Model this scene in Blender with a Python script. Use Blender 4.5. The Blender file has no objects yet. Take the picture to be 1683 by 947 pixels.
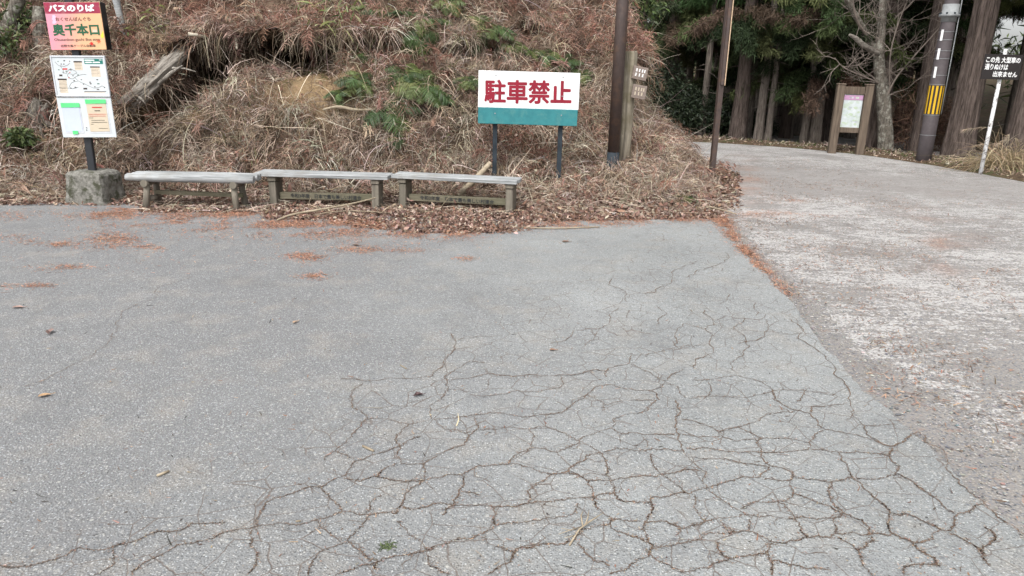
import bpy, bmesh, math, random
import numpy as np
from mathutils import Vector, Matrix, noise
from mathutils.bvhtree import BVHTree
random.seed(7); rng = np.random.default_rng(7)
S = bpy.context.scene; COL = S.collection
PI = math.pi; rad = math.radians

# ------------------------------------------------------------------ camera
H, F = 1.6, 1200.0
TH, RO = rad(16.4), rad(1.42)
fw = Vector((0, math.cos(TH), -math.sin(TH))); u0 = Vector((0, math.sin(TH), math.cos(TH))); r0 = Vector((1, 0, 0))
RV = r0*math.cos(RO) + u0*math.sin(RO); UV = -r0*math.sin(RO) + u0*math.cos(RO)
EYE = Vector((0, 0, H))
cam = bpy.data.objects.new('camera', bpy.data.cameras.new('camera')); COL.objects.link(cam)
m = Matrix((RV, UV, -fw)).transposed().to_4x4(); m.translation = EYE
cam.matrix_world = m
cam.data.sensor_width = 36; cam.data.lens = 36*F/1683; cam.data.clip_end = 1000; cam.data.clip_start = .05
S.camera = cam
def ray(px, py):
    return fw + RV*((px-841.5)/F) - UV*((py-473.5)/F)
def gp(px, py, z=0.0):
    d = ray(px, py); return EYE + d*((z-H)/d.z)
def dp(px, py, y):
    d = ray(px, py); return EYE + d*(y/d.y)
fwn, RVn, UVn, EYn = (np.array(v) for v in (fw, RV, UV, EYE))
def proj(P):
    Q = np.asarray(P) - EYn; w = np.maximum(Q @ fwn, .05)
    return 841.5 + F*(Q @ RVn)/w, 473.5 - F*(Q @ UVn)/w

# ------------------------------------------------------------------ tagging
def tag(o, label=None, cat=None, group=None, kind=None):
    if label: o['label'] = label
    if cat: o['category'] = cat
    if group: o['group'] = group
    if kind: o['kind'] = kind
    return o
def empty(name, loc, rz=0, label=None, cat=None, group=None):
    o = bpy.data.objects.new(name, None); COL.objects.link(o); o.location = loc; o.rotation_euler = (0, 0, rz)
    o.empty_display_size = .1
    return tag(o, label, cat, group)
def link(name, me, parent=None):
    o = bpy.data.objects.new(name, me); COL.objects.link(o)
    if parent: o.parent = parent
    return o

# ------------------------------------------------------------------ mesh builders
class MB:
    def __init__(s): s.v = []; s.f = []; s.m = []; s.sm = []
    def add(s, vs, fs, mi=0, smooth=False):
        b = len(s.v); s.v += [tuple(v) for v in vs]
        for f in fs: s.f.append(tuple(i+b for i in f)); s.m.append(mi); s.sm.append(smooth)
    def box(s, c, size, rot=None, bev=.004, mi=0):
        bm = bmesh.new(); bmesh.ops.create_cube(bm, size=1)
        bmesh.ops.scale(bm, vec=size, verts=bm.verts)
        if bev: bmesh.ops.bevel(bm, geom=bm.edges[:], offset=bev, segments=1, affect='EDGES')
        M = Matrix.Translation(c) @ (rot.to_4x4() if rot else Matrix())
        bm.transform(M); bm.verts.index_update()
        s.add([v.co[:] for v in bm.verts], [[v.index for v in f.verts] for f in bm.faces], mi); bm.free()
    def bar(s, p, q, w, h, bev=.004, mi=0, up=(0, 0, 1)):
        p, q = Vector(p), Vector(q); x = (q-p); L = x.length; x.normalize()
        u = Vector(up)
        if abs(u.dot(x)) > .95: u = Vector((0, 1, 0))
        y = u.cross(x).normalized(); z = x.cross(y)
        s.box((p+q)/2, (L, w, h), Matrix((x, y, z)).transposed(), bev, mi)
    def tube(s, pts, rs, n=10, jit=0.0, mi=0, cap=True, smooth=True, ridge=0.0, rf=2.2):
        sd = random.random()*50
        pts = [Vector(p) for p in pts]; k = len(pts)
        if not hasattr(rs, '__len__'): rs = [rs]*k
        t0 = (pts[1]-pts[0]).normalized()
        a = t0.orthogonal().normalized(); vs = []
        for i, p in enumerate(pts):
            t = (pts[min(i+1, k-1)]-pts[max(i-1, 0)]).normalized()
            a = (a - t*a.dot(t)).normalized(); b = t.cross(a)
            for j in range(n):
                th = 2*PI*j/n; r = rs[i]
                if jit: r *= 1 + jit*noise.noise(Vector((math.cos(th)*1.7, math.sin(th)*1.7, i*.35+len(s.v)*.00)) + p*1.3)
                if ridge: r *= 1 + ridge*noise.noise(Vector((math.cos(th)*rf+sd, math.sin(th)*rf, i*.05))) + ridge*.6*noise.noise(Vector((math.cos(th)*rf*2.6+sd, math.sin(th)*rf*2.6, i*.16)))
                vs.append(p + (a*math.cos(th) + b*math.sin(th))*r)
        fs = [(i*n+j, i*n+(j+1) % n, (i+1)*n+(j+1) % n, (i+1)*n+j) for i in range(k-1) for j in range(n)]
        s.add(vs, fs, mi, smooth)
        if cap:
            b = len(s.v)-k*n
            s.f.append(tuple(b+j for j in reversed(range(n)))); s.m.append(mi); s.sm.append(False)
            s.f.append(tuple(b+(k-1)*n+j for j in range(n))); s.m.append(mi); s.sm.append(False)
    def poly(s, pts, mi=0): s.add(pts, [tuple(range(len(pts)))], mi)
    def prism(s, pts2, y0, y1, mi=0):          # outline in xz, from y0 to y1
        n = len(pts2); vs = [(x, y0, z) for x, z in pts2] + [(x, y1, z) for x, z in pts2]
        fs = [tuple(range(n)), tuple(reversed(range(n, 2*n)))] + [(i, n+i, n+(i+1) % n, (i+1) % n) for i in range(n)]
        s.add(vs, fs, mi)
    def build(s, name, mats, parent=None):
        me = bpy.data.meshes.new(name); me.from_pydata(s.v, [], s.f)
        for mt in (mats if isinstance(mats, (list, tuple)) else [mats]): me.materials.append(mt)
        me.polygons.foreach_set('material_index', s.m); me.polygons.foreach_set('use_smooth', s.sm); me.update()
        bm = bmesh.new(); bm.from_mesh(me); bmesh.ops.recalc_face_normals(bm, faces=bm.faces); bm.to_mesh(me); bm.free()
        return link(name, me, parent)

def np_mesh(name, V, Q, mat, col=None, smooth=False):
    me = bpy.data.meshes.new(name); V = np.asarray(V, np.float32); Q = np.asarray(Q, np.int32); k = Q.shape[1]
    me.vertices.add(len(V)); me.vertices.foreach_set('co', V.ravel())
    me.loops.add(Q.size); me.loops.foreach_set('vertex_index', Q.ravel())
    me.polygons.add(len(Q)); me.polygons.foreach_set('loop_start', np.arange(0, Q.size, k, dtype=np.int32))
    if smooth: me.polygons.foreach_set('use_smooth', np.ones(len(Q), bool))
    me.materials.append(mat)
    if col is not None:
        a = me.attributes.new('col', 'FLOAT_COLOR', 'POINT')
        c = np.ones((len(V), 4), np.float32); c[:, :3] = col; a.data.foreach_set('color', c.ravel())
    me.update(calc_edges=True); me.validate()
    return me

def unit(v): return v/np.maximum(np.linalg.norm(v, axis=-1, keepdims=True), 1e-9)
def strands(P, D, L, W, droop, col, nseg=3, curl=.15, tip=.25, shape=None, flat=False):
    """ribbon blades: P start, D direction, L length, W width, droop amount; returns verts, quads, colours"""
    n = len(P); t = np.linspace(0, 1, nseg+1)
    L = np.broadcast_to(L, (n,)); W = np.broadcast_to(W, (n,)); droop = np.broadcast_to(droop, (n,))
    c1 = rng.normal(size=(n, 3))*curl; c2 = rng.normal(size=(n, 3))*curl
    T = t[None, :, None]
    path = P[:, None, :] + L[:, None, None]*(D[:, None, :]*T + c1[:, None, :]*T**2 + c2[:, None, :]*(T**3-T**2))
    path[:, :, 2] -= (L*droop)[:, None]*t[None, :]**2
    tan = unit(np.gradient(path, axis=1))
    ref = rng.normal(size=(n, 1, 3))
    if flat: ref = np.array([0, 0, 1.0])[None, None, :] + .25*ref
    side = unit(np.cross(tan, np.broadcast_to(ref, tan.shape)))
    if shape is None: shape = 1-(1-tip)*t**1.5
    w = (W[:, None]*np.asarray(shape)[None, :]*.5)[:, :, None]
    V = np.stack([path-side*w, path+side*w], axis=2).reshape(n, -1, 3)
    k = 2*(nseg+1); base = (np.arange(n)*k)[:, None, None]
    i = np.arange(nseg)*2
    q = np.stack([i, i+1, i+3, i+2], axis=1)[None]
    Q = (base + q).reshape(-1, 4)
    C = np.repeat(col, k, axis=0)
    return V.reshape(-1, 3), Q, C
def merge(parts):
    V, Q, C, b = [], [], [], 0
    for v, q, c in parts:
        V.append(v); Q.append(q+b); C.append(c); b += len(v)
    return np.concatenate(V), np.concatenate(Q), np.concatenate(C)
def palette(n, cols, wts=None, var=.18):
    cols = np.array(cols, float); idx = rng.choice(len(cols), n, p=None if wts is None else np.array(wts)/np.sum(wts))
    return np.clip(cols[idx]*(1+var*rng.normal(size=(n, 1)))*(1+.05*rng.normal(size=(n, 3))), .004, .9)

# ------------------------------------------------------------------ materials
def newmat(name):
    mt = bpy.data.materials.new(name); mt.use_nodes = True; nt = mt.node_tree
    return mt, nt, nt.nodes['Principled BSDF']
class N:
    def __init__(s, nt): s.nt = nt
    def __call__(s, typ, **kw):
        n = s.nt.nodes.new(typ)
        ins = kw.pop('ins', {})
        for k, v in kw.items(): setattr(n, k, v)
        for k, v in ins.items():
            if isinstance(v, bpy.types.NodeSocket): s.nt.links.new(v, n.inputs[k])
            else: n.inputs[k].default_value = v
        return n
    def coord(s, scale=(1, 1, 1), obj=True):
        tc = s('ShaderNodeTexCoord'); mp = s('ShaderNodeMapping', ins={'Vector': tc.outputs['Object' if obj else 'Generated'], 'Scale': scale}); return mp.outputs[0]
    def noise(s, vec, scale, detail=4, rough=.6, dist=0): return s('ShaderNodeTexNoise', ins={'Vector': vec, 'Scale': scale, 'Detail': detail, 'Roughness': rough, 'Distortion': dist})
    def ramp(s, fac, stops, interp='LINEAR'):
        r = s('ShaderNodeValToRGB', ins={'Fac': fac}); e = r.color_ramp.elements; r.color_ramp.interpolation = interp
        while len(e) < len(stops): e.new(.5)
        for el, (p, c) in zip(e, stops): el.position = p; el.color = (c, c, c, 1) if not hasattr(c, '__len__') else (*c, 1)
        return r.outputs[0]
    def mix(s, fac, a, b, mode='MIX'):
        n = s('ShaderNodeMix', data_type='RGBA', blend_type=mode)
        for sock, v in ((n.inputs[0], fac), (n.inputs[6], a), (n.inputs[7], b)):
            if isinstance(v, bpy.types.NodeSocket): s.nt.links.new(v, sock)
            elif hasattr(v, '__len__'): sock.default_value = (*v, 1)
            else: sock.default_value = v
        return n.outputs[2]
    def math(s, op, a, b=0.0):
        n = s('ShaderNodeMath', operation=op)
        for sock, v in zip(n.inputs, (a, b)):
            if isinstance(v, bpy.types.NodeSocket): s.nt.links.new(v, sock)
            else: sock.default_value = v
        return n.outputs[0]
    def bump(s, h, strength=.3, dist=.01): return s('ShaderNodeBump', ins={'Height': h, 'Strength': strength, 'Distance': dist}).outputs[0]
    def out(s, bs, col=None, rough=None, nrm=None):
        for k, v in (('Base Color', col), ('Roughness', rough), ('Normal', nrm)):
            if v is None: continue
            if isinstance(v, bpy.types.NodeSocket): s.nt.links.new(v, bs.inputs[k])
            else: bs.inputs[k].default_value = (*v, 1) if hasattr(v, '__len__') else v

def mat_noise(name, c1, c2, scale=8, rough=.7, stretch=(1, 1, 1), bump=.2, bd=.005, spec=.4, c3=None, s3=2.0):
    mt, nt, bs = newmat(name); n = N(nt); v = n.coord(stretch)
    a = n.noise(v, scale, 6, .65)
    col = n.mix(n.ramp(a.outputs[0], [(.3, 0), (.7, 1)]), c1, c2)
    if c3:
        b = n.noise(n.coord(), s3, 5, .7); col = n.mix(n.ramp(b.outputs[0], [(.5, 0), (.62, 1)]), col, c3)
    n.out(bs, col, rough, n.bump(a.outputs[0], bump, bd)); bs.inputs['Specular IOR Level'].default_value = spec
    return mt
def mat_attr(name, rough=.75, trans=0.0, spec=.25):
    mt, nt, bs = newmat(name); n = N(nt)
    a = n('ShaderNodeAttribute', attribute_name='col')
    n.out(bs, a.outputs['Color'], rough); bs.inputs['Specular IOR Level'].default_value = spec
    if trans:
        tr = n('ShaderNodeBsdfTranslucent', ins={'Color': a.outputs['Color']})
        mx = n('ShaderNodeMixShader', ins={0: trans, 1: bs.outputs[0], 2: tr.outputs[0]})
        nt.links.new(mx.outputs[0], nt.nodes['Material Output'].inputs[0])
    return mt
def mat_wood(name, c1, c2, axis=0, fine=70, rough=.8, c3=None, bump=.5):
    st = [1.0, 1.0, 1.0]
    st = [.06 if i == axis else 1.0 for i in range(3)]
    mt, nt, bs = newmat(name); n = N(nt); v = n.coord(st)
    a = n.noise(v, fine, 5, .7, .4); b = n.noise(n.coord(), 3.5, 4, .6)
    col = n.mix(n.ramp(a.outputs[0], [(.32, 0), (.66, 1)]), c1, c2)
    if c3: col = n.mix(n.ramp(b.outputs[0], [(.45, 0), (.68, .8)]), col, c3)
    n.out(bs, col, rough, n.bump(a.outputs[0], bump, .004)); bs.inputs['Specular IOR Level'].default_value = .25
    return mt
def mat_flat(name, c, rough=.5, var=.12, sc=9, spec=.4, metallic=0):
    c1 = [x*(1-var) for x in c]; c2 = [min(1, x*(1+var)) for x in c]
    mt = mat_noise(name, c1, c2, sc, rough, bump=.06, bd=.002, spec=spec)
    mt.node_tree.nodes['Principled BSDF'].inputs['Metallic'].default_value = metallic
    return mt

# asphalt: worn grey binder with pale and dark aggregate
def mat_asphalt():
    mt, nt, bs = newmat('worn_asphalt'); n = N(nt); v = n.coord()
    big = n.noise(v, .55, 4, .6); mid = n.noise(v, 3.2, 5, .65); fine = n.noise(v, 170, 2, .5)
    base = n.mix(n.ramp(big.outputs[0], [(.35, 0), (.65, 1)]), (.215, .226, .227), (.31, .323, .322))
    sepx = n('ShaderNodeSeparateXYZ', ins={0: v}); gx_ = n.math('ADD', n.math('MULTIPLY', sepx.outputs[0], .18), n.math('MULTIPLY', n.noise(v, 1.1, 4, .6).outputs[0], .5))
    base = n.mix(n.ramp(gx_, [(-.25+.25, 1), (.42, 0)]), base, (.180, .182, .186))
    base = n.mix(n.ramp(mid.outputs[0], [(.50, 0), (.70, .55)]), base, (.30, .275, .24))
    vo = n('ShaderNodeTexVoronoi', ins={'Vector': v, 'Scale': 120.0, 'Randomness': 1.0})
    st = n.ramp(n('ShaderNodeSeparateColor', ins={0: vo.outputs['Color']}).outputs[0],
                [(0, .075), (.2, .155), (.5, .26), (.78, .365), (.94, .50), (1, .62)])
    tint = n.mix(n('ShaderNodeSeparateColor', ins={0: vo.outputs['Color']}).outputs[1], (.93, 1, 1.05), (1.04, 1.01, .94))
    st = n.mix(1.0, st, tint, 'MULTIPLY')
    edge = n.ramp(vo.outputs['Distance'], [(.25, 1), (.62, 0)])
    fac = n.math('MULTIPLY', edge, .74)
    col = n.mix(fac, base, st)
    vo2 = n('ShaderNodeTexVoronoi', ins={'Vector': v, 'Scale': 41.0})
    big_st = n('ShaderNodeSeparateColor', ins={0: vo2.outputs['Color']})
    sel = n.math('MULTIPLY', n.math('GREATER_THAN', big_st.outputs[2], .84), n.ramp(vo2.outputs['Distance'], [(.2, 1), (.36, 0)]))
    col = n.mix(n.math('MULTIPLY', sel, .8), col, n.ramp(big_st.outputs[0], [(0, (.11, .12, .135)), (.55, (.25, .25, .25)), (1, (.44, .44, .41))]))
    col = n.mix(n.ramp(fine.outputs[0], [(.3, .45), (.55, 0)]), col, (.07, .07, .07))
    # oily and pale scuffs
    blot = n.noise(v, 1.7, 6, .72, .6); col = n.mix(n.ramp(blot.outputs[0], [(.30, .38), (.44, 0)]), col, (.115, .115, .12)); col = n.mix(n.ramp(blot.outputs[0], [(.60, 0), (.76, .30)]), col, (.36, .355, .34))
    # hairline crazing where the surface has failed
    wv = n.mix(.035, v, n.noise(v, 5, 5, .7).outputs['Color'], 'ADD'); wv = n.mix(.10, wv, n.noise(v, 1.6, 2, .5).outputs['Color'], 'ADD')
    vc = n('ShaderNodeTexVoronoi', feature='DISTANCE_TO_EDGE', ins={'Vector': wv, 'Scale': 5.6})
    xb = n.math('SUBTRACT', sepx.outputs[0], n.math('ADD', n.math('MULTIPLY', sepx.outputs[1], .55), -3.1))
    zone = n.ramp(n.math('ADD', xb, n.math('MULTIPLY', n.math('SUBTRACT', big.outputs[0], .5), 1.6)), [(.0, 0), (.55, 1)])
    brk = n.ramp(n.noise(v, 3.0, 3, .6).outputs[0], [(.36, 0), (.50, 1)])
    ck = n.math('MULTIPLY', n.math('MULTIPLY', zone, brk), n.ramp(n.math('ADD', vc.outputs['Distance'], n.math('MULTIPLY', n.math('SUBTRACT', fine.outputs[0], .5), .006)), [(.005, 1), (.016, 0)]))
    col = n.mix(n.math('MULTIPLY', ck, .8), col, (.125, .10, .085))
    h = n.math('ADD', edge, n.math('MULTIPLY', fine.outputs[0], .6)); h = n.math('SUBTRACT', h, ck)
    n.out(bs, col, .82, n.bump(h, .55, .004)); bs.inputs['Specular IOR Level'].default_value = .35
    return mt
def mat_road():
    mt, nt, bs = newmat('worn_concrete_road'); n = N(nt); v = n.coord()
    at = n('ShaderNodeAttribute', attribute_name='col'); sep = n('ShaderNodeSeparateColor', ins={0: at.outputs['Color']})
    big = n.noise(v, .8, 5, .7); mid = n.noise(n.coord((1, 1.5, 1)), 5.5, 7, .78, .3); fine = n.noise(v, 45, 4, .7)
    dirt = n.mix(n.noise(v, 2.3, 5, .7).outputs[0], (.163, .152, .143), (.268, .256, .247))
    dirt = n.mix(n.ramp(n.noise(v, 7, 5, .75).outputs[0], [(.58, 0), (.72, .6)]), dirt, (.27, .15, .10))
    vo = n('ShaderNodeTexVoronoi', ins={'Vector': v, 'Scale': 74.0})
    rc = n('ShaderNodeSeparateColor', ins={0: vo.outputs['Color']})
    stone = n.ramp(rc.outputs[0], [(0, (.085, .095, .115)), (.3, (.17, .18, .20)), (.6, (.26, .235, .205)), (.9, (.31, .29, .26)), (1, (.38, .37, .35))])
    edge = n.ramp(vo.outputs['Distance'], [(.28, 1), (.6, 0)])
    low = n.mix(n.math('MULTIPLY', edge, .92), dirt, stone)
    pale = n.mix(n.ramp(fine.outputs[0], [(.35, 0), (.65, 1)]), (.315, .305, .295), (.49, .478, .468))
    mott = n.noise(n.coord((.6, 1.3, 1)), 11, 7, .85); dirt = n.mix(n.ramp(mott.outputs[0], [(.46, 0), (.62, .75)]), dirt, (.115, .102, .094))
    s = n.math('ADD', n.math('MULTIPLY', big.outputs[0], .45), n.math('MULTIPLY', mid.outputs[0], .62))
    s = n.math('ADD', s, n.math('MULTIPLY', n.math('SUBTRACT', fine.outputs[0], .5), .62))
    streak = n.noise(n.coord((.45, 2.2, 1)), 9, 6, .75); s = n.math('ADD', s, n.math('MULTIPLY', n.math('SUBTRACT', streak.outputs[0], .5), .42))
    s = n.math('SUBTRACT', s, n.math('MULTIPLY', sep.outputs[0], .42))
    s = n.math('SUBTRACT', s, n.math('MULTIPLY', n.math('MULTIPLY', edge, rc.outputs[2]), .12))
    msk = n.ramp(s, [(.485, 0), (.545, .95)])
    col = n.mix(msk, low, pale); col = n.mix(n.ramp(mott.outputs[0], [(.30, .55), (.43, 0)]), col, (.185, .163, .148))
    grey = n.mix(n.ramp(mott.outputs[0], [(.38, 0), (.6, .8)]), (.33, .315, .30), (.135, .122, .115)); grey2 = n.mix(n.ramp(fine.outputs[0], [(.35, 0), (.65, 1)]), (.19, .178, .172), (.31, .295, .287)); grey = n.mix(.35, grey, grey2)
    col = n.mix(n.math('MULTIPLY', sep.outputs[1], .75), col, grey)
    col = n.mix(n.math('MULTIPLY', sep.outputs[2], n.ramp(mid.outputs[0], [(.36, 0), (.6, 1)])), col, (.32, .15, .085))
    h = n.math('ADD', n.math('MULTIPLY', edge, .5), n.math('ADD', fine.outputs[0], n.math('MULTIPLY', msk, .5)))
    n.out(bs, col, .85, n.bump(h, .6, .006)); bs.inputs['Specular IOR Level'].default_value = .3
    return mt
def mat_bank():
    mt, nt, bs = newmat('bank_soil'); n = N(nt); v = n.coord()
    at = n('ShaderNodeAttribute', attribute_name='col'); sep = n('ShaderNodeSeparateColor', ins={0: at.outputs['Color']})
    a = n.noise(v, 3, 7, .7); b = n.noise(v, 28, 5, .7)
    col = n.mix(n.ramp(a.outputs[0], [(.35, 0), (.65, 1)]), (.045, .031, .022), (.15, .105, .075))
    sand = n.mix(n.ramp(b.outputs[0], [(.3, 0), (.7, 1)]), (.20, .135, .075), (.35, .255, .15))
    col = n.mix(n.math('MULTIPLY', sep.outputs[0], n.ramp(a.outputs[0], [(.3, .35), (.55, 1)])), col, sand)
    n.out(bs, col, .95, n.bump(b.outputs[0], .9, .03)); bs.inputs['Specular IOR Level'].default_value = .1
    return mt
M = {}
M['asphalt'] = mat_asphalt(); M['road'] = mat_road(); M['bank'] = mat_bank()
M['crack'] = mat_noise('crack_dirt', (.085, .068, .057), (.20, .145, .112), 60, .95, bump=.6, spec=.1)
M['floor'] = mat_noise('forest_floor', (.045, .032, .022), (.12, .085, .055), 5, .95, bump=.8, bd=.03, spec=.1, c3=(.06, .065, .03))
M['dry'] = mat_attr('dry_plants', .85, .04, .15); M['leaf'] = mat_attr('green_leaves', .5, .2, .35)
M['litter'] = mat_attr('dead_leaves', .8, .05); M['needle'] = mat_attr('conifer_foliage', .7, .15)
M['stone'] = mat_attr('stones', .8)
M['concrete'] = mat_noise('mossy_concrete', (.09, .087, .075), (.27, .26, .235), 22, .92, bump=1.0, bd=.015, spec=.2, c3=(.06, .062, .042), s3=9)
M['blackpaint'] = mat_flat('black_paint', (.022, .024, .028), .45, .3)
M['darksteel'] = mat_flat('slate_paint', (.026, .034, .042), .7, .3, spec=.2)
M['brownpaint'] = mat_noise('brown_paint', (.050, .036, .032), (.078, .056, .050), 12, .48, bump=.1, spec=.4, c3=(.095, .060, .045), s3=5)
M['white'] = mat_noise('white_paint', (.66, .68, .69), (.77, .775, .775), 7, .45, stretch=(1, 1, .18), bump=.05, bd=.002, spec=.4, c3=(.62, .625, .61), s3=5)
M['whiteboard'] = mat_noise('white_panel', (.50, .54, .56), (.60, .63, .64), 4, .35, bump=.04, bd=.002)
M['alu'] = mat_flat('aluminium_frame', (.55, .57, .60), .35, .1)
M['teal'] = mat_noise('teal_paint', (.020, .155, .175), (.035, .21, .225), 11, .55, bump=.25, bd=.003, c3=(.05, .20, .205), s3=9)
M['red'] = mat_noise('red_paint', (.20, .004, .018), (.27, .008, .026), 14, .5, bump=.05)
M['maroon'] = mat_noise('maroon_print', (.25, .018, .05), (.34, .03, .07), 10, .45, bump=.03, c3=(.30, .10, .12), s3=9)
M['green_ink'] = mat_flat('green_ink', (.016, .095, .045), .5)
M['dark_ink'] = mat_flat('dark_ink', (.05, .035, .03), .6)
M['brown_ink'] = mat_flat('brown_ink', (.12, .06, .045), .6)
M['white_ink'] = mat_flat('white_ink', (.82, .82, .82), .5, .04)
M['pink_ink'] = mat_flat('pink_ink', (.80, .45, .58), .5, .15)
M['yellow_ink'] = mat_flat('yellow_ink', (.75, .58, .06), .5)
M['red_ink'] = mat_flat('red_ink', (.55, .025, .02), .5); M['rust_ink'] = mat_flat('rust_ink', (.62, .14, .06), .5)
M['tape'] = mat_flat('green_tape', (.10, .58, .20), .5, .1)
M['teal_ink'] = mat_flat('teal_ink', (.01, .16, .13), .5); M['tan_ink'] = mat_flat('tan_ink', (.58, .50, .40), .6)
M['paper'] = mat_flat('white_paper', (.50, .55, .69), .5, .06, 3); M['cream'] = mat_flat('cream_paper', (.55, .47, .355), .55, .06, 3)
M['tan_map'] = mat_noise('faded_map_print', (.44, .50, .50), (.60, .63, .65), 9, .4, bump=0, c3=(.42, .50, .40), s3=7)
M['purple'] = mat_flat('purple_print', (.45, .25, .40), .5)
M['silver_wood'] = mat_wood('silvered_wood', (.15, .156, .158), (.42, .435, .44), 0, 34, c3=(.22, .21, .19))
M['post_wood'] = mat_wood('greybrown_leg_wood', (.10, .088, .072), (.25, .22, .18), 2, 30, c3=(.145, .135, .105))
M['rail_wood'] = mat_wood('greenish_rail_wood', (.10, .090, .062), (.20, .18, .13), 0, 40, c3=(.12, .12, .075))
M['old_post'] = mat_wood('weathered_post_wood', (.018, .015, .012), (.33, .29, .225), 2, 11, c3=(.10, .085, .045), bump=1.2)
M['plank_sign'] = mat_wood('sign_plank_wood', (.16, .125, .105), (.27, .22, .19), 0, 50)
M['board_wood'] = mat_wood('board_frame_wood', (.065, .047, .036), (.17, .132, .098), 2, 22)
M['dead_wood'] = mat_wood('bleached_dead_wood', (.07, .058, .046), (.36, .33, .29), 0, 30, bump=1.2)
M['stick'] = mat_wood('dry_stick', (.20, .16, .11), (.38, .32, .235), 0, 30)
M['pale_stick'] = mat_flat('pale_stick', (.50, .45, .36), .8, .2, 20)
M['polecover'] = mat_noise('utility_pole_cover', (.072, .060, .064), (.105, .090, .094), 10, .6, bump=.1)
M['steelgrey'] = mat_flat('galvanised_steel', (.24, .25, .255), .55, .25)
M['yellow'] = mat_flat('yellow_plate', (.62, .37, .012), .5, .1); M['black'] = mat_flat('black_plate', (.025, .018, .016), .5)
M['lightstrip'] = mat_flat('light_strip', (.55, .40, .27), .6)
M['signblack'] = mat_flat('black_sign', (.022, .018, .018), .45)
def mat_bark(name, c1, c2, c3=None, st=(1, 1, .09), sc=22, s3=6):
    mt, nt, bs = newmat(name); n = N(nt); v = n.coord(st)
    a = n.noise(v, sc, 6, .72, .3)
    col = n.mix(n.ramp(a.outputs[0], [(.34, 0), (.64, 1)]), c1, c2)
    if c3:
        b = n.noise(n.coord(), s3, 5, .7); col = n.mix(n.ramp(b.outputs[0], [(.5, 0), (.60, .9)]), col, c3)
    f = n.noise(n.coord((1, 1, .05)), sc*2.6, 4, .7); col = n.mix(n.ramp(f.outputs[0], [(.34, .75), (.52, 0)]), col, tuple(x*.35 for x in c1))
    n.out(bs, col, .95, n.bump(n.math('ADD', a.outputs[0], n.math('MULTIPLY', f.outputs[0], .6)), 1.0, .04)); bs.inputs['Specular IOR Level'].default_value = .1
    return mt
M['dead_bark'] = mat_bark('dead_bark', (.07, .058, .046), (.33, .30, .26), None, (1, 1, .12), 24)
M['cedar'] = mat_bark('cedar_bark', (.055, .042, .036), (.20, .158, .138))
M['cedar_dark'] = mat_bark('dark_cedar_bark', (.05, .040, .034), (.155, .122, .104))
M['lichen'] = mat_bark('lichen_bark', (.10, .086, .070), (.25, .225, .19), (.40, .39, .335), (1, 1, .6), 14, 9)
M['twig'] = mat_flat('twig_bark', (.20, .165, .14), .9, .3)

# ------------------------------------------------------------------ lettering
def lettering(name, body, mat, parent, size, loc, bold=0.0, rot=(PI/2, 0, 0), sx=1.0, align='CENTER', depth=.0006, shear=0, space=1.0):
    cu = bpy.data.curves.new(name, 'FONT'); cu.body = body; cu.size = size; cu.align_x = align; cu.align_y = 'CENTER'
    cu.extrude = depth; cu.resolution_u = 3; cu.shear = shear; cu.space_character = space
    t = bpy.data.objects.new('tmp', cu); COL.objects.link(t)
    dg = bpy.context.evaluated_depsgraph_get(); dg.update()
    me = bpy.data.meshes.new_from_object(t.evaluated_get(dg)); bpy.data.objects.remove(t); bpy.data.curves.remove(cu)
    if bold:                                               # heavier strokes: the same outlines laid round in a small ring
        V0 = [v.co.copy() for v in me.vertices]; F0 = [tuple(p.vertices) for p in me.polygons]; nV = len(V0); VV, FF = list(V0), list(F0)
        for k in range(8):
            d_ = Vector((math.cos(k*PI/4)*bold, math.sin(k*PI/4)*bold, .00004*(k+1))); VV += [v+d_ for v in V0]; FF += [tuple(i+nV*(k+1) for i in f) for f in F0]
        me = bpy.data.meshes.new(name); me.from_pydata(VV, [], FF); me.update()
    me.name = name; me.materials.clear(); me.materials.append(mat)
    o = link(name, me, parent); o.location = loc; o.rotation_euler = rot; o.scale = (sx, 1, 1)
    return o

# ------------------------------------------------------------------ terrain outlines
OUTER = [(10.8, -20), (10.2, -6), (9.7, 3), (9.35, 9), (8.98, 12.9), (8.62, 15.2), (8.0, 17.0), (6.85, 18.6), (4.7, 19.5), (1.5, 20.2), (-4, 21.0), (-14, 22.5), (-40, 26)]
TOE = [(-40, 8.2), (-14, 8.3), (-9, 8.35), (-6, 8.4), (-4.6, 8.65), (-3, 8.75), (-1.5, 8.75), (-.2, 8.5), (.9, 8.6), (2.0, 8.75), (2.55, 9.15), (3.0, 10.2), (3.5, 11.7), (3.85, 13.2), (3.75, 15.0), (2.7, 17.0), (0, 18.2), (-10, 19.5), (-40, 22)]
STEEP = [(-40, 8.8), (-9, 8.95), (-4.5, 9.15), (-2, 9.3), (-.3, 9.55), (.5, 9.95), (1.2, 10.6), (1.45, 11.0), (1.72, 11.5), (1.95, 12.4), (2.1, 13.6), (2.0, 14.8), (1.4, 16.2), (-.5, 17.4), (-10, 18.8), (-40, 21.5)]
def sdist(P, line):
    """signed distance to a hill outline (positive inside)"""
    A = np.array(line[:-1]); Bq = np.array(line[1:]); best = np.full(len(P), 1e9)
    for a, b in zip(A, Bq):
        ab = b-a; t = np.clip(((P-a) @ ab)/(ab @ ab), 0, 1); best = np.minimum(best, np.linalg.norm(P-(a+t[:, None]*ab), axis=1))
    return np.where(inside(P, line), best, -best)
def inside(P, poly):
    x, y = P[:, 0], P[:, 1]; c = np.zeros(len(P), bool); n = len(poly)
    for i in range(n):
        x1, y1 = poly[i]; x2, y2 = poly[(i+1) % n]
        if y1 == y2: continue
        k = ((y1 > y) != (y2 > y)) & (x < (x2-x1)*(y-y1)/(y2-y1)+x1); c ^= k
    return c
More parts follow.
